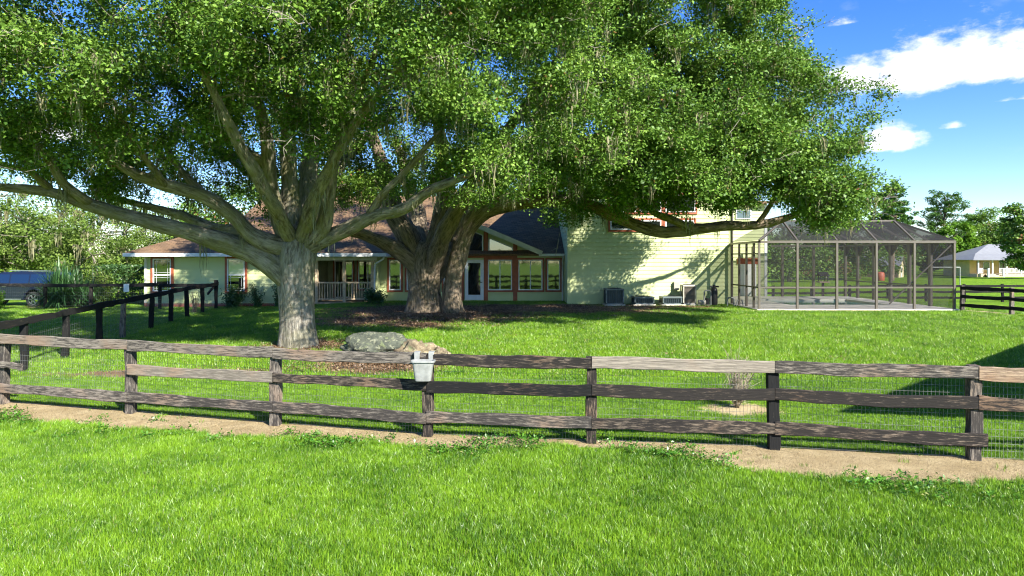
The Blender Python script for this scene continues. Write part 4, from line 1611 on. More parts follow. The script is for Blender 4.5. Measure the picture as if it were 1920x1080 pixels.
def lob1(ang, ln, t):
    fl = np.exp(-ln / 0.55)
    return (1 + 0.05 * np.sin(3 * ang + 1.2 * ln) + 0.035 * np.sin(5 * ang + 0.5) + 0.018 * np.sin(11 * ang + 2 * ln) +
            fl * (0.16 + 0.13 * np.sin(4 * ang + 0.6) + 0.07 * np.sin(7 * ang)))


x1, y1, z1 = T1
trunk1 = [((x1, y1, z1 - 0.35), 0.52), ((x1, y1, z1 + 0.05), 0.51), ((x1 - 0.04, y1, z1 + 0.7), 0.475), ((x1 - 0.10, y1, z1 + 1.5), 0.49), ((x1 - 0.14, y1, z1 + 2.2), 0.52), ((x1 - 0.08, y1, z1 + 2.75), 0.56), ((x1 + 0.0, y1, z1 + 3.2), 0.44), ((x1 + 0.05, y1, z1 + 3.6), 0.25)]
limbs1 = [
    [(548, 530, 20.0, 46), (520, 502, 19.9, 48), (478, 474, 19.6, 44), (405, 446, 19.2, 37), (330, 424, 18.8, 32), (245, 404, 18.3, 28), (165, 380, 17.8, 24), (90, 357, 17.3, 19), (0, 349, 16.9, 14), (-110, 330, 16.3, 9)],
    [(548, 465, 20.0, 44), (480, 447, 19.4, 30), (432, 402, 18.9, 26), (382, 366, 18.4, 24), (312, 350, 17.9, 24), (240, 322, 17.5, 20), (190, 280, 17.1, 15), (168, 232, 16.8, 11), (150, 170, 16.5, 7)],
    [(165, 380, 17.8, 20), (120, 345, 17.2, 16), (92, 305, 16.9, 13), (55, 262, 16.6, 10), (20, 235, 16.3, 6)],
    [(92, 352, 17.3, 14), (50, 318, 16.6, 11), (0, 310, 16.2, 8), (-60, 290, 15.8, 5)],
    [(382, 366, 18.4, 18), (340, 320, 18.6, 13), (315, 285, 18.8, 11), (300, 235, 19.0, 7)],
    [(470, 438, 19.4, 24), (395, 425, 20.5, 20), (330, 400, 21.8, 16), (260, 382, 23.0, 12), (180, 360, 24.0, 8)],
    [(540, 452, 20.0, 40), (515, 385, 19.6, 30), (503, 310, 19.1, 27), (492, 235, 18.6, 22), (470, 150, 18.0, 16), (440, 50, 17.4, 10)],
    [(550, 450, 20.0, 42), (544, 370, 19.9, 34), (540, 270, 19.8, 30), (548, 160, 19.6, 22), (560, 20, 19.4, 14), (570, -120, 19.0, 8)],
    [(568, 452, 20.2, 42), (578, 370, 20.6, 36), (584, 285, 20.9, 32), (606, 205, 21.0, 24), (640, 110, 21.0, 16), (668, -10, 21.0, 10)],
    [(570, 462, 20.0, 40), (604, 425, 19.4, 28), (614, 360, 18.8, 24), (622, 300, 18.3, 22), (646, 230, 17.8, 17), (690, 130, 17.2, 11), (720, 30, 16.8, 7)],
    [(572, 462, 20.0, 36), (640, 434, 19.6, 30), (694, 402, 19.2, 26), (752, 388, 18.8, 22), (812, 350, 18.4, 17), (880, 325, 18.0, 12), (950, 280, 17.5, 7)],
    [(694, 402, 19.2, 18), (722, 360, 18.8, 14), (770, 310, 18.5, 11), (830, 240, 18.0, 7)],
    [(545, 448, 19.8, 30), (500, 360, 17.5, 26), (440, 250, 15.6, 20), (380, 130, 14.4, 12), (330, 40, 13.8, 7)],
    [(565, 448, 19.8, 30), (610, 340, 17.6, 24), (680, 220, 15.9, 18), (760, 110, 14.9, 12), (820, 20, 14.2, 7)],
    [(555, 448, 20.2, 34), (500, 350, 22.5, 26), (420, 290, 24.5, 18), (330, 240, 26.0, 10)],
    [(560, 448, 20.2, 34), (620, 330, 23.0, 26), (680, 260, 25.0, 18), (740, 200, 26.5, 10)],
    [(503, 310, 19.1, 20), (440, 270, 18.5, 14), (390, 235, 18.0, 10), (330, 170, 17.5, 6)],
    [(312, 350, 17.9, 14), (270, 290, 16.6, 11), (215, 190, 15.6, 8), (170, 90, 15.0, 5)],
]
crown1 = [((-6.6, 19.2, 8.6), (9.6, 7.2, 6.2), 1.0), ((-6.8, 15.6, 8.2), (8.6, 3.0, 3.4), 0.55), ((-8.6, 15.6, 7.9), (3.2, 2.4, 2.2), 0.2), ((-5.0, 15.4, 8.2), (2.6, 2.2, 2.0), 0.12), ((-10.0, 23.4, 6.6), (6.0, 2.6, 2.2), 0.26), ((-5.0, 24.2, 7.0), (4.0, 2.4, 2.2), 0.14), ((-11.5, 17.2, 7.6), (5.6, 5.0, 3.6), 0.42), ((-1.6, 18.2, 8.2), (5.0, 5.4, 4.6), 0.42)]
zx = np.array([-18, -14, -11.5, -9.5, -7.5, -5.5, -3.5, -1.5, 1, 4])
zz = np.array([5.2, 5.1, 5.1, 5.3, 5.65, 5.75, 5.3, 5.0, 4.9, 5.4])
zmin1 = lambda x, y: float(np.interp(x, zx, zz)) - 0.30 * max(0.0, y - 19)
n1 = big_oak('oak_tree', T1, trunk1, limbs1, crown1, 1350, zmin1, 'live oak with a single pale grey trunk and low limbs just behind the board fence', M['leaf1'], M['bark1'], 11, lob1, 46, 0.087, 800)

# --- the wider oak nearer the house
T2 = (U(806, 29.0), 29.0, gzf(U(806, 29.0), 29.0))


def lob2(ang, ln, t):
    fl = np.exp(-ln / 0.7)
    return (1 + 0.06 * np.sin(2 * ang + 0.9) + 0.06 * np.sin(3 * ang + 0.8 * ln) + 0.05 * np.sin(5 * ang + 0.5) + 0.03 * np.sin(9 * ang + 2 * ln) + 0.02 * np.sin(17 * ang) +
            fl * (0.14 + 0.12 * np.sin(5 * ang + 0.6) + 0.08 * np.sin(8 * ang)))


x2, y2, z2 = T2
trunk2 = [((x2 - 0.15, y2, z2 - 0.35), 0.72), ((x2 - 0.15, y2, z2 + 0.1), 0.68), ((x2 - 0.18, y2, z2 + 0.9), 0.62), ((x2 - 0.2, y2, z2 + 1.6), 0.66), ((x2 - 0.2, y2, z2 + 2.1), 0.68), ((x2 - 0.15, y2, z2 + 2.6), 0.6), ((x2 - 0.1, y2, z2 + 3.0), 0.3)]
limbs2 = [
    [(804, 540, 29.0, 22), (786, 508, 28.9, 32), (758, 478, 28.6, 31), (718, 455, 28.3, 26), (680, 440, 28.0, 22), (640, 432, 27.6, 20), (600, 440, 27.2, 13), (560, 425, 26.8, 8)],
    [(800, 545, 29.1, 26), (790, 500, 29.1, 42), (765, 440, 29.0, 40), (738, 395, 29.0, 38), (722, 340, 29.0, 30), (700, 260, 28.8, 22), (670, 170, 28.5, 12)],
    [(804, 545, 29.1, 26), (810, 500, 29.0, 42), (824, 430, 28.8, 38), (838, 375, 28.5, 36), (832, 300, 28.0, 28), (815, 200, 27.4, 18), (800, 90, 27.0, 10)],
    [(850, 588, 28.5, 48), (848, 560, 28.5, 38), (852, 520, 28.5, 34), (864, 470, 28.4, 34), (882, 424, 28.2, 35), (925, 388, 27.9, 36), (1000, 378, 27.4, 31), (1080, 380, 27.0, 27), (1140, 400, 26.8, 24), (1195, 425, 26.6, 22), (1245, 437, 26.5, 22), (1300, 432, 26.4, 21), (1360, 424, 26.2, 20), (1420, 421, 26.0, 18), (1480, 405, 25.7, 13), (1540, 380, 25.3, 8)],
    [(862, 455, 28.5, 40), (890, 392, 28.0, 36), (945, 330, 27.4, 30), (1030, 260, 26.6, 22), (1115, 160, 25.8, 15), (1180, 50, 25.0, 9)],
    [(925, 388, 27.9, 28), (1050, 340, 27.0, 24), (1190, 290, 26.2, 19), (1320, 210, 25.4, 13), (1440, 110, 24.8, 8)],
    [(1000, 378, 27.4, 24), (1130, 362, 27.6, 20), (1270, 352, 27.8, 16), (1400, 335, 28.0, 12), (1520, 300, 28.0, 8), (1590, 270, 28.0, 5)],
    [(1300, 432, 26.4, 14), (1262, 412, 26.0, 14), (1225, 395, 25.5, 12), (1205, 360, 25.0, 9), (1215, 310, 24.6, 6)],
    [(1420, 421, 26.0, 12), (1445, 385, 25.6, 9), (1460, 340, 25.2, 7), (1470, 280, 24.9, 5)],
    [(1140, 400, 26.8, 14), (1175, 372, 26.0, 12), (1240, 350, 25.2, 10), (1310, 330, 24.5, 7), (1390, 300, 23.8, 5)],
    [(806, 540, 29.0, 26), (814, 490, 28.5, 36), (850, 400, 26.5, 30), (920, 290, 24.2, 24), (1000, 180, 22.6, 15), (1070, 70, 21.5, 8)],
    [(800, 530, 29.3, 30), (780, 400, 31.5, 32), (760, 320, 33.5, 20), (740, 260, 35.0, 10)],
    [(812, 530, 29.3, 30), (900, 390, 31.0, 30), (980, 310, 32.5, 18), (1060, 250, 33.5, 9)],
    [(945, 330, 27.4, 22), (1060, 300, 25.2, 18), (1180, 260, 23.4, 13), (1300, 230, 22.2, 8)],
]
crown2 = [((-2.6, 28.6, 9.6), (7.8, 7.0, 6.8), 0.7), ((4.7, 24.9, 7.2), (7.7, 5.3, 7.9), 1.0), ((8.2, 24.8, 6.0), (4.0, 3.8, 3.4), 0.33), ((6.6, 24.4, 6.7), (3.4, 2.8, 1.9), 0.22), ((8.7, 21.8, 5.2), (2.3, 1.8, 1.3), 0.14), ((3.6, 20.6, 6.2), (2.8, 1.8, 1.4), 0.12), ((7.0, 22.5, 5.6), (1.8, 1.8, 1.0), 0.08), ((6.0, 24.4, 11.2), (3.8, 3.2, 3.0), 0.36), ((8.6, 24.6, 9.0), (2.8, 3.0, 2.6), 0.16), ((1.2, 23.2, 7.6), (5.0, 3.8, 4.4), 0.30)]
zx2 = np.array([-12, -8, -5, -2.5, 0, 2, 3.2, 4.5, 6.5, 8.5, 10, 11.5, 14])
zz2 = np.array([5.6, 5.4, 5.6, 5.6, 5.0, 4.3, 4.0, 4.5, 5.0, 4.7, 4.1, 3.6, 3.9])
zmin2 = lambda x, y: float(np.interp(x, zx2, zz2))
n2 = big_oak('oak_tree', T2, trunk2, limbs2, crown2, 1680, zmin2, 'huge spreading live oak with a thick brown forked trunk close to the sunroom', M['leaf2'], M['bark2'], 23, lob2, 50, 0.101, 800)
print('leaves', n1, n2)


def far_tree(name, x, y, h, crowns, label, leafmat, n, leaf, seed, group, trunk_r=0.3, bark='bark1', moss_n=0, trunk_top=0.7, sparse=1.0):
    r = np.random.default_rng(seed)
    g = gzf(x, y)
    o = thing(name, (x, y, g), label, 'tree', group)
    tubes = []
    p, q = catmull([(0, 0, -0.3), (0.1, 0, h * 0.3), (-0.1, 0.1, h * 0.55), (0, 0, h * trunk_top)], [trunk_r * 1.25, trunk_r, trunk_r * 0.8, trunk_r * 0.35], 0.6)
    tubes.append((p, q, 8, None))
    cl = []
    tot = sum(c[2] for c in crowns)
    for cen, rad, wt in crowns:
        m = max(3, int(90 * sparse * wt / tot))
        a = p[min(len(p) - 1, int(len(p) * np.clip(cen[2] / (h * trunk_top) * 0.8, 0.3, 1.0)))]
        c = np.array(cen)
        tubes.append((np.array([a, (a + c) / 2 + np.array([0, 0, 0.1]), c]), np.array([trunk_r * 0.45, trunk_r * 0.3, trunk_r * 0.1]), 5, None))
        for k in range(m):
            v = r.normal(0, 1, 3)
            v /= np.linalg.norm(v)
            cl.append(c + v * np.array(rad) * (1 - abs(r.normal(0, 0.2))))
            if k % 4 == 0:
                tubes.append((np.array([c, (c + cl[-1]) / 2 + r.normal(0, 0.2, 3), cl[-1]]), np.array([trunk_r * 0.2, trunk_r * 0.12, 0.02]), 4, None))
    link('trunk', wood_mesh('trunk', tubes, M[bark]), o)
    cl = np.array(cl)
    per = max(5, n // len(cl))
    C, T = [], []
    rc = np.mean([np.mean(c[1]) for c in crowns]) * 0.27 + leaf * 0.5
    for c in cl:
        gpt = r.normal(0, 1, (per, 3))
        gpt /= np.linalg.norm(gpt, axis=1)[:, None]
        gpt *= (r.uniform(0, 1, (per, 1)) ** 0.5) * rc * np.array([1.2, 1.2, 0.75])
        C.append(c + gpt)
        T.append(np.clip(0.45 + 0.25 * r.normal() + r.normal(0, 0.15, per), 0, 1))
    C = np.concatenate(C)
    ok = C[:, 2] > 0.4
    link('crown', leaf_mesh('crown', C[ok], leaf * r.uniform(0.6, 1.4, ok.sum()), leafmat, seed + 1, 0.8, np.concatenate(T)[ok], 0.6), o)
    if moss_n:
        an = [(c[0], c[1], c[2] - 0.2, r.uniform(0.9, 2.4)) for c in cl[r.integers(0, len(cl), moss_n)]]
        mo = link('hanging_moss', strand_mesh('hanging_moss', an, M['moss'], seed + 3, 12, 0.5, 1.2, 0.06), o)
        mo['kind'] = 'stuff'
    return o


# oaks beyond the left end of the house
OG = 'oaks beyond the left end of the house'
OL = ['mossy oak standing behind the front of the parked car', 'rounded mossy oak directly behind the parked car windows', 'rounded mossy oak behind the spiky palm bushes',
      'mossy oak behind the clipped hedge', 'mossy oak behind the left hip of the shingle roof', 'taller oak rising beyond the mossy oak behind the palm bushes', 'tallest oak rising beyond the mossy oak behind the car']
for i, (px, d, h, w) in enumerate(((-60, 52, 10.5, 6.0), (55, 56, 9.0, 5.2), (150, 62, 8.6, 5.0), (235, 70, 9.5, 5.5), (330, 74, 9.0, 5.5), (120, 88, 12.5, 7.0), (10, 95, 12.5, 8.0))):
    x = U(px, d)
    far_tree('background_oak', x, d, h, [((0, 0, h * 0.62), (w, w * 0.8, h * 0.36), 1.0), ((-w * 0.45, -w * 0.4, h * 0.42), (w * 0.55, w * 0.5, h * 0.25), 0.5), ((w * 0.5, -w * 0.45, h * 0.4), (w * 0.55, w * 0.5, h * 0.25), 0.5), ((0.1, -w * 0.6, h * 0.30), (w * 0.8, w * 0.35, h * 0.18), 0.4)],
             OL[i], M['leaf_far'], 13000 if d < 80 else 10000, 0.21 if d < 80 else 0.30, 700 + i * 9, OG, 0.32, 'bark1', 40 if d < 80 else 12)
# trees behind the house and pool
BL = ['dark green tree next to the white set-back house corner behind the pool', 'dark green tree behind the pool between house corner and bird feeder', 'dark green tree behind the bird feeder beyond the pool',
      'dark green tree between bird feeder and orange tank', 'dark green tree behind the small cream ended barn']
BG = 'dark trees in a row behind the pool fence'
for i, (px, d, h, w) in enumerate(((1405, 84, 8.0, 4.6), (1480, 88, 7.5, 4.6), (1548, 96, 7.4, 4.8), (1610, 100, 8.2, 5.0), (1668, 118, 9.0, 5.0))):
    far_tree('background_tree', U(px, d), d, h, [((0, 0, h * 0.58), (w, w * 0.7, h * 0.4), 1.0), ((0.4, -w * 0.4, h * 0.3), (w * 0.9, w * 0.4, h * 0.25), 0.6)], BL[i], M['leaf2'], 6500, 0.34, 800 + i * 7, BG, 0.28)
for i, (px, d, h, w) in enumerate(((620, 66, 12.5, 7), (760, 70, 12.0, 7), (1010, 74, 11.5, 7), (455, 72, 11.5, 6.5))):
    far_tree('background_oak', U(px, d), d, h, [((0, 0, h * 0.62), (w, w * 0.7, h * 0.36), 1.0)], ('tall oak behind the roof seen between the grey oak limbs', 'tall oak behind the roof above the brown forked trunk', 'tall oak behind the roof close to the tall house block', 'tall oak behind the left hip of the roof under the low grey oak limbs')[i], M['leaf2'], 7000, 0.34, 860 + i * 7, 'oaks behind the roof ridge', 0.35)


def pine(x, y, h, seed, label, cw, levels, leafmat='needle'):
    crowns = []
    r = np.random.default_rng(seed)
    for k in range(levels):
        t = k / max(1, levels - 1)
        zc = h * (0.46 + 0.46 * t)
        ww = cw * (1.0 - 0.45 * abs(t - 0.55) - 0.25 * t)
        a = r.uniform(0, 6.28)
        for s in range(3):
            aa = a + s * 2.1
            crowns.append(((math.cos(aa) * ww * 0.62, math.sin(aa) * ww * 0.62, zc + r.uniform(-0.05, 0.05) * h), (ww * 0.55, ww * 0.55, h * 0.075), 1.0))
    crowns.append(((0, 0, h * 0.97), (cw * 0.45, cw * 0.45, h * 0.05), 0.9))
    far_tree('pine_tree', x, y, h, crowns, label, M[leafmat], 11000, 0.30, seed, None, 0.26, 'bark3', 0, 0.95, 2.2)


pine(U(1772, 128), 128, 15.2, 910, 'tall long trunked pine with a flat tufted crown left of the far yellow house', 5.0, 6)
pine(U(1672, 92), 92, 12.6, 930, 'airy pine standing behind the pool enclosure roof', 3.2, 6)
for (px, d, h, w, lm, lb, sd) in ((1790, 122, 9.5, 3.4, 'leaf_lime', 'bright lime green tree below the tall pine', 940), (1742, 126, 7.0, 2.6, 'leaf2', 'low dark round tree at the foot of the tall pine', 950),
                                  (1868, 132, 13.2, 6.2, 'leaf1', 'broad dark oak directly behind the far yellow house', 960), (1935, 100, 11.5, 4.6, 'leaf2', 'dark tree overhanging the right end of the far house roof', 970),
                                  (1850, 150, 12.0, 7.0, 'leaf2', 'farther oak behind the far house and broad dark oak', 980)):
    far_tree('background_tree', U(px, d), d, h, [((0, 0, h * 0.62), (w, w * 0.8, h * 0.36), 1.0), ((w * 0.4, -w * 0.4, h * 0.4), (w * 0.6, w * 0.5, h * 0.26), 0.5), ((-w * 0.4, -w * 0.3, h * 0.35), (w * 0.6, w * 0.5, h * 0.26), 0.5)], lb, M[lm], 12000, 0.42, sd, None, 0.3)


def treeline():
    r = np.random.default_rng(99)
    n = 20000
    a = r.uniform(0, 2 * math.pi, n)
    top = 8.0 + 2.6 * vnoise(a * 40, a * 13, 0.9, 2) + 1.3 * vnoise(a * 160, a * 70, 0.9, 4)
    z = top * r.uniform(0.0, 1.0, n) ** 0.8
    d = 262 + 14 * vnoise(a * 30, a * 9, 0.8, 1) - 7 * (1 - z / np.maximum(top, 1)) + r.normal(0, 1.5, n)
    o = link('far_wood', leaf_mesh('far_wood', np.stack([d * np.cos(a), d * np.sin(a), z], 1), r.uniform(1.2, 2.4, n), M['leaf2'], 3, 0.8, r.uniform(0, 0.8, n), 0.7))
    tag(o, 'far wood closing the horizon behind the fields', 'wood', kind='stuff')


treeline()


# ------------------------------------------------------------------ shrubs
def shrub(name, x, y, w, h, label, leafmat, n, leaf, seed, group=None, stems=7, cat='shrub', low=0.1):
    r = np.random.default_rng(seed)
    g = gzf(x, y)
    o = thing(name, (x, y, g), label, cat, group)
    tubes, C = [], []
    for k in range(stems):
        a = r.uniform(0, 6.28)
        q = math.sqrt(r.uniform(0.1, 1.0)) * w * 0.42
        tip = np.array([math.cos(a) * q, math.sin(a) * q, h * r.uniform(0.55, 0.98)])
        tubes.append((np.array([[0.03 * math.cos(a), 0.03 * math.sin(a), -0.05], tip * np.array([0.4, 0.4, 0.55]), tip]), np.array([0.018, 0.014, 0.006]), 5, None))
        m = n // stems
        u = r.uniform(low, 1.0, (m, 1))
        pth = tip * np.array([0.4, 0.4, 0.55]) * u + (tip * np.array([0.6, 0.6, 0.45])) * u ** 2
        C.append(pth + r.normal(0, 0.11 * w, (m, 3)) * np.array([1, 1, 0.8]))
    C = np.concatenate(C)
    C[:, 2] = np.abs(C[:, 2]) + 0.02
    link('stem', wood_mesh('stem', tubes, M['bark2']), o)
    link('foliage', leaf_mesh('foliage', C, leaf * r.uniform(0.6, 1.4, len(C)), leafmat, seed, 0.9, r.uniform(0, 1, len(C))), o)


shrub('shrub', U(436, 34.2), 34.2, 1.25, 1.15, 'dark round shrub under the left wing window with drawn blind', M['shrub'], 2600, 0.10, 51)
shrub('shrub', U(484, 34.3), 34.3, 0.85, 1.3, 'thin open shrub by the left wing wall beside the round one', M['shrub'], 700, 0.10, 52)
shrub('shrub', U(522, 34.2), 34.2, 0.7, 1.2, 'narrow dark shrub half hidden by the grey oak trunk', M['shrub'], 1200, 0.10, 53)
shrub('fern_clump', U(706, 33.6), 33.6, 1.3, 0.62, 'low dark green fern clump at the porch corner', M['shrub'], 1500, 0.14, 54, None, 12, 'fern', 0.3)
shrub('shrub', U(-2, 33.0), 33.0, 0.8, 1.1, 'small yellow green shrub before the parked car', M['leaf_lime'], 900, 0.09, 55)
shrub('shrub', U(188, 36.4), 36.4, 1.9, 2.0, 'tall loose grey green shrub between car and hedge', M['leaf_far'], 2600, 0.10, 56)
shrub('dry_bush', U(365, 31.2), 31.2, 0.55, 1.05, 'small dry leafless bush against the paddock fence', M['straw'], 500, 0.05, 57, None, 14)


def build_hedge():
    r = np.random.default_rng(61)
    x0, x1, y0, y1, h = -22.9, -20.1, 37.2, 38.6, 2.0
    o = thing('hedge', ((x0 + x1) / 2, 37.9, gzf(-21.5, 37.9)), 'dark clipped hedge beside the left end of the house', 'hedge')
    n = 6500
    C = np.stack([r.uniform(x0, x1, n), r.uniform(y0, y1, n), r.uniform(0.05, h, n)], 1)
    k = r.integers(0, 3, n)
    C[k == 0, 1] = y0 + r.normal(0, 0.05, (k == 0).sum())
    C[k == 1, 2] = h + r.normal(0, 0.05, (k == 1).sum())
    org = np.array(o.location)
    C[:, :2] -= org[:2]
    link('foliage', leaf_mesh('foliage', C, 0.13 * r.uniform(0.6, 1.4, n), M['shrub'], 62, 0.9), o)
    tb = [(np.array([[x, 0, -0.1], [x + 0.05, 0, 0.7], [x, 0.05, 1.4]]), np.array([0.04, 0.03, 0.02]), 5, None) for x in np.arange(-1.2, 1.3, 0.4)]
    link('stem', wood_mesh('stem', tb, M['bark2']), o)


build_hedge()


def palm_bush(x, y, h, n, seed, label):
    """bush of long arching blades"""
    r = np.random.default_rng(seed)
    g = gzf(x, y)
    o = thing('palm_bush', (x, y, g), label, 'palm')
    V, Fq, T = [], [], []
    b = 0
    for i in range(n):
        a = r.uniform(0, 6.28)
        L = h * r.uniform(0.55, 1.1)
        st = np.array([r.normal(0, 0.25), r.normal(0, 0.25), h * r.uniform(0.0, 0.35)])
        el = r.uniform(0.25, 1.45)
        dr = np.array([math.cos(a) * math.cos(el), math.sin(a) * math.cos(el), math.sin(el)])
        sd = np.array([-math.sin(a), math.cos(a), 0])
        for k in range(5):
            t = k / 4
            p = st + dr * L * t + np.array([0, 0, -0.55 * L * t * t * math.cos(el)])
            w = 0.035 * (1 - t) + 0.006
            V += [p - sd * w, p + sd * w]
        for k in range(4):
            Fq.append((b + 2 * k, b + 2 * k + 1, b + 2 * k + 3, b + 2 * k + 2))
            T.append(r.uniform(0, 1))
        b += 10
    V = np.array(V)
    V[:, 2] = np.maximum(V[:, 2], 0.03)
    link('blades', quad_mesh('blades', V, np.array(Fq), M['palm'], np.array(T)), o)
    link('stem', wood_mesh('stem', [(np.array([[0, 0, -0.1], [0, 0.03, h * 0.3], [0.02, 0, h * 0.45]]), np.array([0.12, 0.10, 0.05]), 7, None)], M['bark2']), o)


palm_bush(U(118, 34.6), 34.6, 2.2, 620, 71, 'dark spiky palm bush hiding the back of the parked car')
palm_bush(U(152, 34.9), 34.9, 1.7, 360, 72, 'lower dark spiky palm bush next to the bigger one')


def dead_shrub():
    r = np.random.default_rng(81)
    x, y = 4.25, 12.9
    o = thing('dead_shrub', (x, y, gzf(x, y)), 'leafless dry twiggy shrub on a bare sandy patch behind the fence', 'shrub')
    st, tw = [], []
    for k in range(30):
        a = r.uniform(0, 6.28)
        e = r.uniform(0.05, 0.62)
        L = r.uniform(0.55, 0.95)
        d = np.array([math.cos(a) * math.sin(e), math.sin(a) * math.sin(e), math.cos(e)])
        p = np.array([d * L * t + np.array([0, 0, -0.03]) + r.normal(0, 0.012, 3) for t in np.linspace(0, 1, 5)])
        st.append((p, np.linspace(0.012, 0.004, 5), 4, None))
        for m in range(16):
            s = p[r.integers(1, 5)]
            q = s + (d * 0.6 + r.normal(0, 0.55, 3)) * r.uniform(0.1, 0.28)
            tw.append((np.array([s, (s + q) / 2 + r.normal(0, 0.015, 3), q]), np.array([0.005, 0.004, 0.0022]), 3, None))
    link('stem', wood_mesh('stem', st, M['twig']), o)
    link('twigs', wood_mesh('twigs', tw, M['twig']), o)


dead_shrub()


# ------------------------------------------------------------------ rocks
def rock(name, c, rad, seed, mat, label, amp=0.22, freq=1.6, sub=4, ridged=0.0):
    import bmesh
    from mathutils import noise as mn
    bm = bmesh.new()
    bmesh.ops.create_icosphere(bm, subdivisions=sub, radius=1.0)
    off = Vector((seed * 3.1, seed * 1.7, seed * 0.9))
    for v in bm.verts:
        p = v.co.copy()
        n = mn.fractal(p * freq + off, 0.9, 2.1, 5)
        n2 = mn.noise(p * 6 + off)
        cell = mn.cell(p * 2.2 + off) * ridged
        k = 1 + amp * n + 0.03 * n2 + cell * 0.10
        v.co = Vector((p.x * rad[0] * k, p.y * rad[1] * k, p.z * rad[2] * k * (0.9 if p.z < 0 else 1)))
    me = bpy.data.meshes.new(name)
    bm.to_mesh(me)
    bm.free()
    me.materials.append(mat)
    me.shade_smooth()
    o = link(name, me, None, c)
    tag(o, label, 'rock')


rock('boulder', (-3.60, 18.2, gzf(-3.6, 18.2) + 0.22), (0.84, 0.6, 0.43), 3, M['rock'], 'big rounded grey green lichen covered boulder near the grey oak', 0.26, 1.3, 5, 0.35)
rock('stone', (-2.62, 18.0, gzf(-2.6, 18.0) + 0.14), (0.46, 0.36, 0.30), 8, M['rock_tan'], 'rough tan weathered stone leaning against the grey boulder', 0.5, 2.0, 4, 0.5)
rock('stone', (-1.92, 18.0, gzf(-1.9, 18.0) + 0.05), (0.26, 0.22, 0.20), 12, M['rock_tan'], 'small pale stone at the end of the boulder group', 0.5, 2.2)


# ------------------------------------------------------------------ equipment along the tall wall
def ac_unit(x0, x1, y0, z1, mats, label, dark=True, group=None):
    w = x1 - x0
    y1 = y0 + w * 0.95
    z0 = gzf((x0 + x1) / 2, y0 + 0.4) + 0.03
    o = thing('air_conditioner', ((x0 + x1) / 2, (y0 + y1) / 2, z0), label, 'air conditioner', group)
    body, edge = mats
    MB().box(x0 - 0.06, x1 + 0.06, y0 - 0.06, y1 + 0.06, z0 - 0.1, z0 + 0.03).build('pad', M['concrete'], o)
    e = MB()
    t = 0.05
    for xx in (x0, x1 - t):
        for yy in (y0, y1 - t):
            e.box(xx, xx + t, yy, yy + t, z0 + 0.03, z1 - 0.09)
    e.box(x0, x1, y0, y1, z0 + 0.031, z0 + 0.09)
    e.build('frame', M[edge], o)
    e = MB()
    e.box(x0 - 0.012, x1 + 0.012, y0 - 0.012, y1 + 0.012, z1 - 0.09, z1 - 0.01)
    e.build('top_cover', M[edge], o, bevel=0.015)
    MB().box(x0 + 0.06, x1 - 0.06, y0 + 0.06, y1 - 0.06, z0 + 0.09, z1 - 0.09).build('coil', M[body], o)
    lv = MB()
    n = 9 if dark else 0
    for k in range(n):
        xx = x0 + t + (k + 0.5) * (w - 2 * t) / n
        lv.box(xx - 0.012, xx + 0.012, y0 + 0.008, y0 + 0.055, z0 + 0.09, z1 - 0.09)
        yy = y0 + t + (k + 0.5) * (y1 - y0 - 2 * t) / n
        lv.box(x0 + 0.008, x0 + 0.055, yy - 0.012, yy + 0.012, z0 + 0.09, z1 - 0.09)
        lv.box(x1 - 0.055, x1 - 0.008, yy - 0.012, yy + 0.012, z0 + 0.09, z1 - 0.09)
    for k in range(0 if dark else 14):
        zz = z0 + 0.1 + k * (z1 - z0 - 0.22) / 13
        lv.box(x0 + t, x1 - t, y0 + 0.01, y0 + 0.055, zz, zz + 0.02)
    lv.build('louvres', M[body if dark else 'ac_brown'], o)
    g = MB()
    cx, cy2 = (x0 + x1) / 2, (y0 + y1) / 2
    for rr in (0.12, 0.22, 0.32):
        rr = rr * w / 0.85
        g.tube([(cx + rr * math.cos(a), cy2 + rr * math.sin(a), z1 + 0.005) for a in np.linspace(0, 2 * math.pi, 19)], 0.008, 4)
    for a in np.linspace(0, math.pi, 5)[:-1]:
        g.bar((cx - 0.34 * w * math.cos(a) / 0.85, cy2 - 0.34 * w * math.sin(a) / 0.85, z1 + 0.012), (cx + 0.34 * w * math.cos(a) / 0.85, cy2 + 0.34 * w * math.sin(a) / 0.85, z1 + 0.012), 0.01, 0.01)
    g.build('fan_grille', M['black'], o)


YE = 32.5
ac_unit(U(1136, YE), U(1170, YE), YE, Zp(541, YE), ('ac_dark', 'ac_edge'), 'tall dark blue grey air conditioner at the left of the tall wall')
ac_unit(U(1190, YE), U(1227, YE), YE, Zp(556, YE), ('ac_dark', 'ac_edge'), 'low dark air conditioner next to the tall dark one')
ac_unit(U(1243, YE), U(1279, YE), YE, Zp(556, YE), ('ac_dark', 'ac_edge'), 'low dark air conditioner next to the beige unit')
ac_unit(U(1282, YE), U(1307, YE), YE + 0.1, Zp(534, YE), ('ac_brown', 'ac_beige'), 'tall beige air conditioner between low unit and pool pump', False)


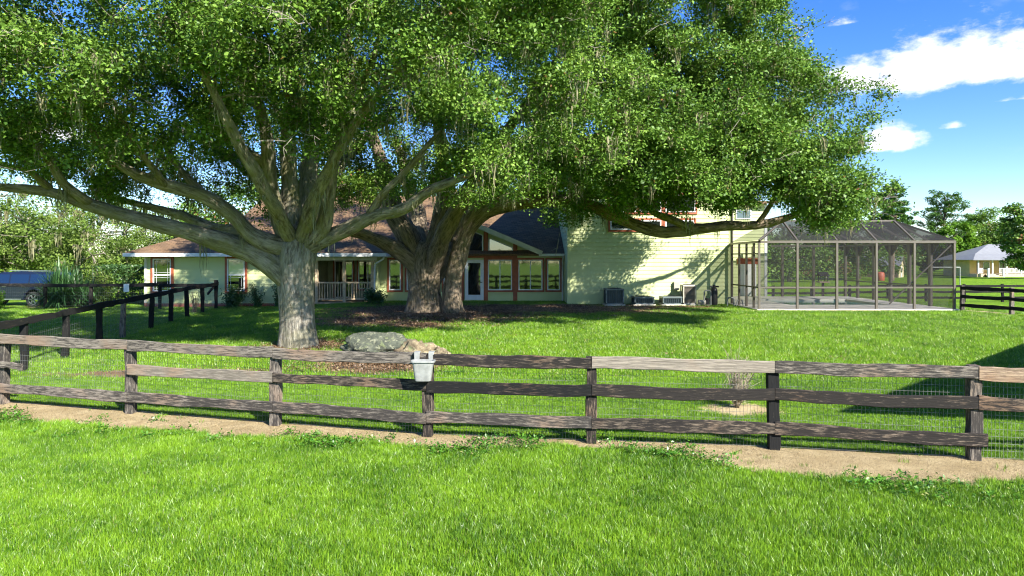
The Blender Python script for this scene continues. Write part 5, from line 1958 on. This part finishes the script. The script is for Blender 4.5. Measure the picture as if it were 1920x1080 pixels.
def pool_gear():
    g = gzf(9.0, 32.4)
    x = U(1339, YE)
    f = thing('pool_filter', (x, YE, g), 'dark upright pool filter tank by the tall wall', 'pool filter')
    MB().lathe((x, YE, g), [(0.13, -0.03), (0.15, 0.04), (0.16, 0.12), (0.16, 0.68), (0.14, 0.80), (0.07, 0.86)], 16).build('tank', M['black'], f, True)
    MB().tube([(x - 0.2, YE, g + 0.9), (x + 0.22, YE, g + 0.9)], 0.04, 8).build('valve', M['black'], f)
    MB().tube([(x, YE, g + 0.85), (x, YE, g + 0.98)], 0.07, 10).build('cap', M['black'], f)
    MB().tube([(x - 0.17, YE, g + 0.40), (x + 0.17, YE, g + 0.40)], 0.165, 14).build('clamp_band', M['black'], f) if False else None
    x = U(1318, YE)
    p = thing('pool_pump', (x, YE, g), 'pool pump with white pipes beside the beige air conditioner', 'pump')
    MB().tube([(x - 0.22, YE, g + 0.16), (x + 0.12, YE, g + 0.16)], 0.11, 12).build('motor', M['ac_beige'], p, True)
    MB().lathe((x + 0.2, YE, g + 0.02), [(0.10, 0), (0.11, 0.05), (0.11, 0.28), (0.12, 0.3), (0.12, 0.34)], 12).build('strainer', M['black'], p)
    MB().box(x - 0.25, x + 0.3, YE - 0.12, YE + 0.12, g - 0.05, g + 0.045).build('base', M['concrete'], p)
    MB().tube([(x + 0.05, YE - 0.05, g + 0.2), (x + 0.05, YE - 0.05, g + 0.66), (x + 0.11, YE - 0.05, g + 0.72), (x + 0.3, YE - 0.05, g + 0.72), (x + 0.36, YE - 0.05, g + 0.66), (x + 0.36, YE - 0.05, g + 0.0)], 0.035, 7).build('pipe', M['plastic'], p)
    x = U(1376, 32.0)
    q = thing('pipework', (x, 32.0, g), 'white plastic pipe loops on the ground by the enclosure door', 'pipes')
    MB().tube([(x - 0.3, 32.0, g - 0.05), (x - 0.3, 32.0, g + 0.33), (x - 0.24, 32.0, g + 0.4), (x - 0.05, 32.0, g + 0.4), (x, 32.0, g + 0.34), (x, 32.0, g - 0.05)], 0.035, 7).build('pipe', M['plastic'], q)
    MB().tube([(x + 0.03, 31.8, g + 0.02), (x + 0.12, 31.8, g + 0.3), (x + 0.3, 31.8, g + 0.32), (x + 0.4, 31.8, g - 0.05)], 0.03, 7).build('pipe', M['plastic'], q)
    b = MB()
    xb = U(1287, 33.5)
    b.box(xb - 0.62, xb - 0.36, 33.42, 33.55, 1.35, 1.75)
    bo = b.build('electric_box', M['ac_beige'], None, False, 0.01)
    tag(bo, 'small grey electric box on the tall wall above the low unit', 'electric box')


pool_gear()


# ------------------------------------------------------------------ parked car
def build_car():
    xr, yc = -23.35, 35.9                                # rear end, centre line; nose points left
    g = gzf(-25.5, 35.2)
    o = thing('parked_car', (xr - 2.6, yc, g), 'dark navy estate car parked left of the palm bush', 'car')
    W = 0.99
    # side profile (distance forward from rear, height)
    low = [(0.06, 0.45), (0.0, 0.62), (0.02, 1.05), (0.10, 1.12), (2.0, 1.14), (3.75, 1.12), (4.9, 1.02), (5.15, 0.85), (5.18, 0.5), (5.05, 0.36)]
    bot = []
    for cx in (4.15, 1.15):
        bot.append((cx + 0.48, 0.34))
        for a in np.linspace(0.1, math.pi - 0.1, 7):
            bot.append((cx + 0.47 * math.cos(a), 0.40 + 0.47 * math.sin(a)))
        bot.append((cx - 0.48, 0.34))
    prof = low + bot
    mb = MB()
    pts = [(xr - a, yc - W, g + z) for a, z in prof]
    mb.prism(pts, (0, 1, 0), 2 * W)
    body = mb.build('body', M['carpaint'], o, False, 0.05)
    # cabin with tumblehome
    cab = [(0.10, 1.12), (0.22, 1.62), (0.45, 1.76), (2.0, 1.82), (3.0, 1.74), (3.85, 1.14)]
    a = [Vector((xr - p, yc - W + 0.03, g + z)) for p, z in cab]
    k = lambda z: 0.03 + (z - 1.12) * 0.26
    lo = [(xr - p, yc - W + k(z), g + z) for p, z in cab]
    hi = [(xr - p, yc + W - k(z), g + z) for p, z in cab]
    n = len(cab)
    mb = MB()
    mb.add(lo + hi, [tuple(range(n)), tuple(range(2 * n - 1, n - 1, -1))] + [(i, i + n, (i + 1) % n + n, (i + 1) % n) for i in range(n)])
    mb.build('cabin', M['carpaint'], o, False, 0.04)

    def side(p0, p1, z0, z1, s0=0.0, s1=0.0):
        q = [(p0 + s0, z0), (p1 + s1, z0), (p1, z1), (p0, z1)]
        return [(xr - p, yc - W + k(z) - 0.012, g + z) for p, z in q]
    for p0, p1, s0, s1 in ((0.34, 1.35, -0.12, 0.0), (1.42, 2.35, 0, 0), (2.42, 3.02, 0, 0.45)):
        MB().prism(side(p0, p1, 1.17, 1.66, s0, s1), (0, 1, 0), 0.03).build('side_window', M['carglass'], o)
    for cx in (1.15, 4.15):
        for sy in (-1, 1):
            c = Vector((xr - cx, yc + sy * (W - 0.13), g + 0.38))
            mb = MB()
            vs, fs = [], []
            for i, (rr, yo) in enumerate(((0.26, -0.12), (0.37, -0.125), (0.39, -0.10), (0.39, 0.10), (0.37, 0.125), (0.26, 0.12))):
                for q in range(24):
                    an = 2 * math.pi * q / 24
                    vs.append((c.x + rr * math.cos(an), c.y + yo, c.z + rr * math.sin(an)))
            for i in range(6):
                for q in range(24):
                    q2 = (q + 1) % 24
                    fs.append((i * 24 + q, i * 24 + q2, ((i + 1) % 6) * 24 + q2, ((i + 1) % 6) * 24 + q))
            wheel = mb.add(vs, fs).build('wheel', M['rubber'], o)
            rim = MB()
            rim.tube([(c.x, c.y + sy * 0.02, c.z), (c.x, c.y + sy * 0.11, c.z)], 0.07, 10)
            for q in range(6):
                an = q * math.pi / 3
                rim.bar((c.x, c.y + sy * 0.095, c.z), (c.x + 0.25 * math.cos(an), c.y + sy * 0.095, c.z + 0.25 * math.sin(an)), 0.06, 0.05, (0, 1, 0))
            rim.tube([(c.x + 0.25 * math.cos(an), c.y + sy * 0.09, c.z + 0.25 * math.sin(an)) for an in np.linspace(0, 2 * math.pi, 25)], 0.022, 6)
            rim.build('rim', M['chrome'], wheel)
    MB().prism([(xr - 0.015, yc - W - 0.008, g + 0.82), (xr - 0.32, yc - W - 0.008, g + 0.86), (xr - 0.34, yc - W - 0.008, g + 1.06), (xr - 0.02, yc - W - 0.008, g + 1.06)], (0, 1, 0), 0.05).build('tail_lamp', M['lamp_red'], o)
    MB().box(xr - 3.55, xr - 1.75, yc - W - 0.03, yc - W + 0.05, g + 0.36, g + 0.42).build('running_board', M['chrome'], o)
    MB().box(xr - 0.62, xr + 0.06, yc - W + 0.02, yc + W - 0.02, g + 0.40, g + 0.58).build('rear_bumper', M['chrome'], o, False, 0.03)
    for p in (1.62, 2.62):
        MB().box(xr - p - 0.1, xr - p + 0.1, yc - W - 0.03, yc - W + 0.005, g + 1.02, g + 1.05).build('door_handle', M['chrome'], o)
    MB().bar((xr - 0.5, yc - 0.62, g + 1.83), (xr - 2.6, yc - 0.62, g + 1.86), 0.04, 0.04).build('roof_rail', M['chrome'], o)
    MB().box(xr - 3.42, xr - 3.2, yc - W - 0.2, yc - W + 0.02, g + 1.12, g + 1.28).build('wing_mirror', M['carpaint'], o, False, 0.03)


build_car()


# ------------------------------------------------------------------ far buildings and yard things
def far_house():
    y = 110.0
    x0, x1 = 75.0, 92.0
    g = gzf(78, y)
    o = thing('far_house', (82, y, g), 'small yellow house with grey metal roof and white porch rail across the field', 'house')
    zf, zw = g + 0.5, g + 2.75
    MB().box(x0 + 0.2, x1, y + 2.2, y + 9, g - 0.2, zw).build('wall', M['yellow'], o)
    MB().box(x0, x1, y, y + 2.2, g - 0.2, zf).build('porch_floor', M['rail'], o)
    rf = MB()
    ez, rz = zw + 0.02, g + 5.4
    rf.slab([(x0 - 1.0, y - 0.5, ez), (x1 + 1, y - 0.5, ez), (x1 + 1, y + 2.0, ez + 1.0), (x0 + 1.0, y + 2.0, ez + 1.0)], 0.08)
    rf.slab([(x0 + 1.0, y + 2.0, ez + 1.0), (x1 + 1, y + 2.0, ez + 1.0), (x1 + 1, y + 5.0, rz), (x0 + 5.2, y + 5.0, rz)], 0.08)
    rf.slab([(x0 - 1.0, y - 0.5, ez), (x0 + 1.0, y + 2.0, ez + 1.0), (x0 + 5.2, y + 5.0, rz), (x0 - 1.0, y + 10, ez)], 0.08)
    rf.slab([(x0 + 5.2, y + 5.0, rz), (x1 + 1, y + 5.0, rz), (x1 + 1, y + 10, ez), (x0 - 1.0, y + 10, ez)], 0.08)
    rf.build('roof', M['metalroof'], o)
    for x in np.arange(x0 + 0.2, x1, 2.3):
        MB().box(x - 0.08, x + 0.08, y + 0.02, y + 0.18, zf, zw).build('porch_post', M['white'], o)
    for xa, xb in ((x0 + 3.6, x1), (x0 + 0.3, x0 + 0.9)):
        rl = MB()
        rl.box(xa, xb, y + 0.06, y + 0.14, zf + 0.85, zf + 0.93).box(xa, xb, y + 0.06, y + 0.14, zf + 0.12, zf + 0.2)
        for x in np.arange(xa, xb, 0.2):
            rl.box(x, x + 0.07, y + 0.07, y + 0.13, zf + 0.2, zf + 0.85)
        rl.build('porch_rail', M['white'], o)
    st = MB()
    for k in range(3):
        st.box(x0 + 1.2, x0 + 3.4, y - 0.35 * (3 - k), y - 0.003, g - 0.1, g + 0.16 * (k + 1))
    st.build('steps', M['rail'], o)
    for x in (x0 + 1.1, x0 + 3.5):
        MB().box(x - 0.12, x + 0.12, y - 1.1, y - 0.8, g - 0.1, g + 1.4).build('newel', M['white'], o)
    for x in (x0 + 2.9, x0 + 5.6, x0 + 8.2, x0 + 11.0):
        w = MB().box(x - 0.55, x + 0.55, y + 2.12, y + 2.21, zf + 0.6, zf + 1.95).build('window', M['white'], o)
        MB().box(x - 0.45, x + 0.45, y + 2.09, y + 2.115, zf + 0.7, zf + 1.85).build('pane', M['glass'], w)
    MB().box(x0 + 1.3, x0 + 2.2, y + 2.11, y + 2.21, zf, zf + 2.0).build('door', M['rail'], o)


def barn():
    g = gzf(58, 108)
    c = Vector((U(1690, 108), 108, g))
    o = thing('barn', c, 'small cream ended barn with grey metal roof seen through the pool screen', 'barn')
    yaw = R(-38)
    L, Wd, hw, hr = 6.4, 4.6, 2.0, 3.35
    ca, sa = math.cos(yaw), math.sin(yaw)

    def q(a, b, z):
        return (c.x + a * ca - b * sa, c.y + a * sa + b * ca, g + z)
    # a runs along the barn (towards the left), b across; gable end at a = 0
    MB().add([q(0, -Wd / 2, -0.2), q(0, Wd / 2, -0.2), q(0, Wd / 2, hw), q(0, 0, hr), q(0, -Wd / 2, hw), q(-0.12, -Wd / 2, -0.2), q(-0.12, Wd / 2, -0.2), q(-0.12, Wd / 2, hw), q(-0.12, 0, hr), q(-0.12, -Wd / 2, hw)],
             [(0, 1, 2, 3, 4), (9, 8, 7, 6, 5), (0, 5, 6, 1), (1, 6, 7, 2), (2, 7, 8, 3), (3, 8, 9, 4), (4, 9, 5, 0)]).build('gable_wall', M['barncream'], o)
    MB().add([q(-0.125, -Wd / 2, -0.2), q(-L, -Wd / 2, -0.2), q(-L, -Wd / 2, hw), q(-0.125, -Wd / 2, hw), q(-0.125, -Wd / 2 + 0.1, -0.2), q(-L, -Wd / 2 + 0.1, -0.2), q(-L, -Wd / 2 + 0.1, hw), q(-0.125, -Wd / 2 + 0.1, hw)],
             [(0, 1, 2, 3), (7, 6, 5, 4), (0, 4, 5, 1), (1, 5, 6, 2), (2, 6, 7, 3), (3, 7, 4, 0)]).build('side_wall', M['barnbrown'], o)
    MB().slab([q(0.3, -Wd / 2 - 0.4, hw - 0.2), q(-L - 0.3, -Wd / 2 - 0.4, hw - 0.2), q(-L - 0.3, 0, hr + 0.05), q(0.3, 0, hr + 0.05)], 0.06).slab(
        [q(0.3, Wd / 2 + 0.4, hw - 0.2), q(-L - 0.3, Wd / 2 + 0.4, hw - 0.2), q(-L - 0.3, 0, hr + 0.05), q(0.3, 0, hr + 0.05)], 0.06).build('roof', M['metalroof'], o)
    MB().add([q(0.02, -0.7, 0), q(0.02, 0.5, 0), q(0.02, 0.5, 1.7), q(0.02, -0.7, 1.7), q(0.05, -0.7, 0), q(0.05, 0.5, 0), q(0.05, 0.5, 1.7), q(0.05, -0.7, 1.7)],
             [(3, 2, 1, 0), (4, 5, 6, 7), (0, 1, 5, 4), (1, 2, 6, 5), (2, 3, 7, 6), (3, 0, 4, 7)]).build('barn_door', M['white'], o)


def yard():
    x, y = U(1650, 92), 92.0
    g = gzf(x, y)
    t = thing('water_tank', (x, y, g), 'orange red plastic tank standing in the field before the barn', 'tank')
    MB().lathe((x, y, g), [(0.5, -0.05), (0.55, 0.05), (0.55, 1.0), (0.45, 1.12), (0.15, 1.2)], 16).build('tank', M['orange'], t, True)
    MB().lathe((x, y, g + 1.2), [(0.15, 0), (0.15, 0.06)], 10).build('lid', M['black'], t)
    # white pipe goal frame in the field
    x0, x1, y = U(1747, 78), U(1800, 78), 78.0
    g = gzf(x1, y)
    f = thing('goal_frame', ((x0 + x1) / 2, y, g), 'white pipe goal frame in the field right of the pool enclosure', 'goal frame')
    MB().tube([(x0, y, g - 0.1), (x0, y, g + 2.0)], 0.05, 7).build('post', M['plastic'], f)
    MB().tube([(x1, y, g - 0.1), (x1, y, g + 2.0)], 0.05, 7).build('post', M['plastic'], f)
    MB().tube([(x0, y, g + 2.0), (x1, y, g + 2.0)], 0.055, 7).build('crossbar', M['plastic'], f)
    # bird feeder on a post behind the pool
    x, y = U(1543, 42.5), 42.5
    g = gzf(x, y)
    b = thing('bird_feeder', (x, y, g), 'dark roofed bird feeder on a post behind the pool', 'bird feeder')
    MB().box(x - 0.06, x + 0.06, y - 0.06, y + 0.06, g - 0.3, g + 1.05).build('post', M['board_dark'], b)
    MB().box(x - 0.32, x + 0.32, y - 0.25, y + 0.25, g + 1.05, g + 1.13).build('tray', M['board_grey'], b)
    s = MB()
    for i in (-1, 1):
        for j in (-1, 1):
            s.box(x + i * 0.2 - 0.02, x + i * 0.2 + 0.02, y + j * 0.17 - 0.02, y + j * 0.17 + 0.02, g + 1.13, g + 1.5)
    s.build('upright', M['blackboard'], b)
    MB().slab([(x - 0.3, y - 0.28, g + 1.48), (x + 0.3, y - 0.28, g + 1.48), (x + 0.3, y, g + 1.72), (x - 0.3, y, g + 1.72)], 0.03).slab(
        [(x - 0.3, y + 0.28, g + 1.48), (x + 0.3, y + 0.28, g + 1.48), (x + 0.3, y, g + 1.72), (x - 0.3, y, g + 1.72)], 0.03).build('roof', M['blackboard'], b)


def shadow_caster():
    # unseen roof on posts right of view, added to throw the straight edged shadow
    k = 1 / math.tan(R(SUN_EL))
    sx, sy = math.sin(R(SUN_AZ)) * k, -math.cos(R(SUN_AZ)) * k

    def up(x, y, h):
        return Vector((x + sx * h, y + sy * h, h))
    hc, hb = 5.0, 3.1
    c = up(5.94, 12.7, hc)
    b = up(18.2, 23.7, hb)
    d = c + Vector((10.8, -2.2, 0))
    a = b + Vector((10.8, -2.2, 0))
    o = thing('shadow_caster_roof', ((c.x + a.x) / 2, (c.y + a.y) / 2, 0), 'unseen added roof on posts casting the straight edged shadow on the right lawn', 'shadow_caster')
    MB().slab([c, d, a, b], 0.09).build('roof', M['metalroof'], o)
    for u, v in ((0.4, 0.25), (0.9, 0.25), (0.4, 0.85), (0.9, 0.85)):
        p = c.lerp(d, u).lerp(b.lerp(a, u), v)
        MB().box(p.x - 0.08, p.x + 0.08, p.y - 0.08, p.y + 0.08, -0.2, p.z - 0.1).build('post', M['board_dark'], o)


far_house()
barn()
yard()
shadow_caster()


# ------------------------------------------------------------------ grass, weeds, straw, fallen leaves
def blade_tuft(n, rad, hmin, hmax, w, seed, lean=0.5, segs=2):
    r = np.random.default_rng(seed)
    V, Fq, T = [], [], []
    for i in range(n):
        a = r.uniform(0, 6.28)
        q = rad * math.sqrt(r.uniform(0, 1))
        x, y = q * math.cos(a), q * math.sin(a)
        h = r.uniform(hmin, hmax)
        la = r.uniform(0, 6.28)
        ll = abs(r.normal(0, lean)) * h
        f = r.uniform(0, 3.14)
        dx, dy = math.cos(f) * w / 2, math.sin(f) * w / 2
        b = len(V)
        for k in range(segs + 1):
            t = k / segs
            cx, cy_ = x + math.cos(la) * ll * t * t, y + math.sin(la) * ll * t * t
            ww = 1 - 0.85 * t
            z = h * (t - 0.15 * t * t)
            V.append((cx - dx * ww, cy_ - dy * ww, z - 0.004))
            V.append((cx + dx * ww, cy_ + dy * ww, z - 0.004))
        for k in range(segs):
            Fq.append((b + 2 * k, b + 2 * k + 1, b + 2 * k + 3, b + 2 * k + 2))
            T.append(r.uniform(0, 1) if k == 0 else T[-1])
    return np.array(V), np.array(Fq), np.array(T)


def flat_leaf_tuft(n, rad, leaf, zmax, seed):
    r = np.random.default_rng(seed)
    C = np.stack([r.normal(0, rad, n), r.normal(0, rad, n), r.uniform(0.004, zmax, n)], 1)
    me = leaf_mesh('tmp', C, leaf * r.uniform(0.6, 1.4, n), None, seed, 0.6)
    V = np.zeros(len(me.vertices) * 3)
    me.vertices.foreach_get('co', V)
    bpy.data.meshes.remove(me)
    V = V.reshape(-1, 3)
    V[:, 2] = np.maximum(V[:, 2], 0.002)
    return V, np.arange(n * 4).reshape(n, 4), r.uniform(0, 1, n)


def scatter(name, tufts, P3, rotz, scl, mat, label, cat):
    """one object: the tuft shapes and the points live in its mesh, geometry nodes set a tuft on every point"""
    Vs, Fs, Ts, Ks = [], [], [], []
    off = 0
    for k, (v, f, t) in enumerate(tufts):
        Vs.append(v)
        Fs.append(f + off)
        Ts.append(t)
        Ks.append(np.full(len(v), k, np.int32))
        off += len(v)
    n = len(P3)
    Vs.append(P3)
    Ks.append(np.full(n, -1, np.int32))
    me = quad_mesh(name, np.concatenate(Vs), np.concatenate(Fs), mat, np.concatenate(Ts))
    a = me.attributes.new('tuft', 'INT', 'POINT')
    a.data.foreach_set('value', np.concatenate(Ks))
    a = me.attributes.new('turn', 'FLOAT', 'POINT')
    a.data.foreach_set('value', np.concatenate([np.zeros(off), rotz]).astype(np.float32))
    a = me.attributes.new('size', 'FLOAT', 'POINT')
    a.data.foreach_set('value', np.concatenate([np.ones(off), scl]).astype(np.float32))
    a = me.attributes.new('pick', 'INT', 'POINT')
    a.data.foreach_set('value', np.concatenate([np.zeros(off), np.random.default_rng(n).integers(0, len(tufts), n)]).astype(np.int32))
    o = link(name, me)
    tag(o, label, cat, kind='stuff')
    ng = bpy.data.node_groups.new(name, 'GeometryNodeTree')
    ng.interface.new_socket('Geometry', in_out='INPUT', socket_type='NodeSocketGeometry')
    ng.interface.new_socket('Geometry', in_out='OUTPUT', socket_type='NodeSocketGeometry')
    L = ng.links.new
    gi, go = ng.nodes.new('NodeGroupInput'), ng.nodes.new('NodeGroupOutput')

    def attr(nm, ty):
        q = ng.nodes.new('GeometryNodeInputNamedAttribute')
        q.data_type = ty
        q.inputs['Name'].default_value = nm
        return q.outputs['Attribute']

    def sep(k):
        c = ng.nodes.new('FunctionNodeCompare')
        c.data_type = 'INT'
        c.operation = 'EQUAL'
        L(attr('tuft', 'INT'), c.inputs[2])
        c.inputs[3].default_value = k
        s = ng.nodes.new('GeometryNodeSeparateGeometry')
        s.domain = 'POINT'
        L(gi.outputs[0], s.inputs[0])
        L(c.outputs[0], s.inputs[1])
        return s.outputs[0]
    j = ng.nodes.new('GeometryNodeGeometryToInstance')
    for k in reversed(range(len(tufts))):
        g1 = ng.nodes.new('GeometryNodeGeometryToInstance')
        L(sep(k), g1.inputs[0])
        if k == len(tufts) - 1:
            jn = ng.nodes.new('GeometryNodeJoinGeometry')
        L(g1.outputs[0], jn.inputs[0])
    ng.nodes.remove(j)
    ip = ng.nodes.new('GeometryNodeInstanceOnPoints')
    L(sep(-1), ip.inputs['Points'])
    L(jn.outputs[0], ip.inputs['Instance'])
    ip.inputs['Pick Instance'].default_value = True
    L(attr('pick', 'INT'), ip.inputs['Instance Index'])
    cx = ng.nodes.new('ShaderNodeCombineXYZ')
    L(attr('turn', 'FLOAT'), cx.inputs[2])
    L(cx.outputs[0], ip.inputs['Rotation'])
    L(attr('size', 'FLOAT'), ip.inputs['Scale'])
    L(ip.outputs[0], go.inputs[0])
    md = o.modifiers.new('scatter', 'NODES')
    md.node_group = ng
    return o


def ground_points(n, y0, y1, seed, power=1.0, xw=0.80, xmax=None):
    r = np.random.default_rng(seed)
    t = r.uniform(0, 1, n) ** power
    y = y0 + (y1 - y0) * t
    # even density: accept by width
    x = r.uniform(-1, 1, n) * xw * y1
    ok = np.abs(x) < xw * y + 0.6
    return x[ok], y[ok], r


def clear_of_buildings(x, y):
    k = ~((x > -19) & (x < -6.9) & (y > 34.7))
    k &= ~((x > -7.1) & (x < 2.9) & (y > 35.7))
    k &= ~((x > 2.6) & (x < 10.9) & (y > 33.3))
    k &= ~((x > 10.5) & (x < 19.5) & (y > 29.4))
    k &= np.hypot(x - T1[0], y - T1[1]) > 0.75
    k &= np.hypot(x - T2[0], y - T2[1]) > 1.35
    return k


def build_grass():
    # near paddock
    x, y, r = ground_points(125000, 5.4, 15.5, 5)
    sf = sand_field(x, y) + 0.30 * vnoise(x, y, 2.6, 6) + 0.2 * vnoise(x, y, 7.7, 4) + 0.17 * r.normal(0, 1, len(x))
    lf = litter_field(x, y) + 0.25 * vnoise(x, y, 2.1, 8) + 0.1 * r.normal(0, 1, len(x))
    k = (sf < 0.42) & (lf < 0.55)
    x, y = x[k], y[k]
    front = fence_s(x, y) > 0
    sc = np.where(front, 1.0, 0.72) * r.uniform(0.7, 1.3, len(x)) * (1 + 0.22 * vnoise(x, y, 1.3, 9))
    tufts = [blade_tuft(18, 0.075, 0.04, 0.088, 0.0062, 40 + i, 0.5) for i in range(6)]
    scatter('near_grass', tufts, np.stack([x, y, gz(x, y)], 1), r.uniform(0, 6.28, len(x)), sc, M['grass'], 'bright green lawn grass on both sides of the board fence', 'grass')
    # lawn up to the house
    x, y, r = ground_points(80000, 15.3, 36.0, 6)
    sf = sand_field(x, y) + 0.2 * vnoise(x, y, 2.1, 6) + 0.1 * r.normal(0, 1, len(x))
    lf = litter_field(x, y) + 0.25 * vnoise(x, y, 1.7, 8) + 0.12 * r.normal(0, 1, len(x))
    k = (sf < 0.42) & (lf < 0.52) & clear_of_buildings(x, y)
    x, y = x[k], y[k]
    tufts = [blade_tuft(17, 0.18, 0.035, 0.085, 0.011, 60 + i, 0.6, 1) for i in range(5)]
    scatter('house_lawn_grass', tufts, np.stack([x, y, gz(x, y)], 1), r.uniform(0, 6.28, len(x)), r.uniform(0.7, 1.3, len(x)), M['grass'], 'short lawn grass between the board fence and the house', 'grass')
    # weeds along the sand edge
    r = np.random.default_rng(14)
    n = 1500
    x = r.uniform(-11, 9, n)
    w = np.interp(x, [-11, -4, -1.4, 1.5, 2.3, 3.3, 5.0, 6.5, 9], [0.9, 0.75, 0.62, 0.32, 0.36, 1.25, 1.45, 1.1, 0.6])
    y = np.interp(x, FPX, FPY) - w + r.normal(-0.12, 0.28, n)
    k = vnoise(x, y, 1.5, 12) + 0.35 * vnoise(x, y, 4.1, 3) + 0.3 * r.normal(0, 1, n) > 0.38
    x, y = x[k], y[k]
    tufts = [flat_leaf_tuft(26, 0.07, 0.045, 0.11, 90 + i) for i in range(4)]
    scatter('weeds', tufts, np.stack([x, y, gz(x, y)], 1), r.uniform(0, 6.28, len(x)), r.uniform(0.6, 1.35, len(x)), M['weed'], 'low leafy weeds at the edge of the sandy strip', 'weeds')
    # dry straw on the sand
    n = 16000
    x = r.uniform(-11, 9.5, n)
    y = np.interp(x, FPX, FPY) - r.uniform(-0.2, 1.4, n)
    k = sand_field(x, y) + 0.2 * r.normal(0, 1, n) > 0.45
    x, y = x[k], y[k]
    tufts = [blade_tuft(9, 0.07, 0.006, 0.03, 0.004, 120 + i, 3.0, 1) for i in range(4)]
    scatter('dry_straw', tufts, np.stack([x, y, gz(x, y)], 1), r.uniform(0, 6.28, len(x)), r.uniform(0.6, 1.4, len(x)), M['straw'], 'dry straw and stubble lying on the sandy strip', 'straw')
    # fallen leaves
    n = 30000
    x, y = r.uniform(-9, 9, n), r.uniform(16, 33.5, n)
    k = (litter_field(x, y) + 0.25 * vnoise(x, y, 1.7, 8) + 0.15 * r.normal(0, 1, n) > 0.5) & clear_of_buildings(x, y)
    x, y = x[k], y[k]
    tufts = [flat_leaf_tuft(10, 0.16, 0.06, 0.02, 150 + i) for i in range(4)]
    scatter('fallen_leaves', tufts, np.stack([x, y, gz(x, y)], 1), r.uniform(0, 6.28, len(x)), r.uniform(0.7, 1.4, len(x)), M['litterleaf'], 'brown fallen leaves under the two oaks', 'leaves')


build_grass()
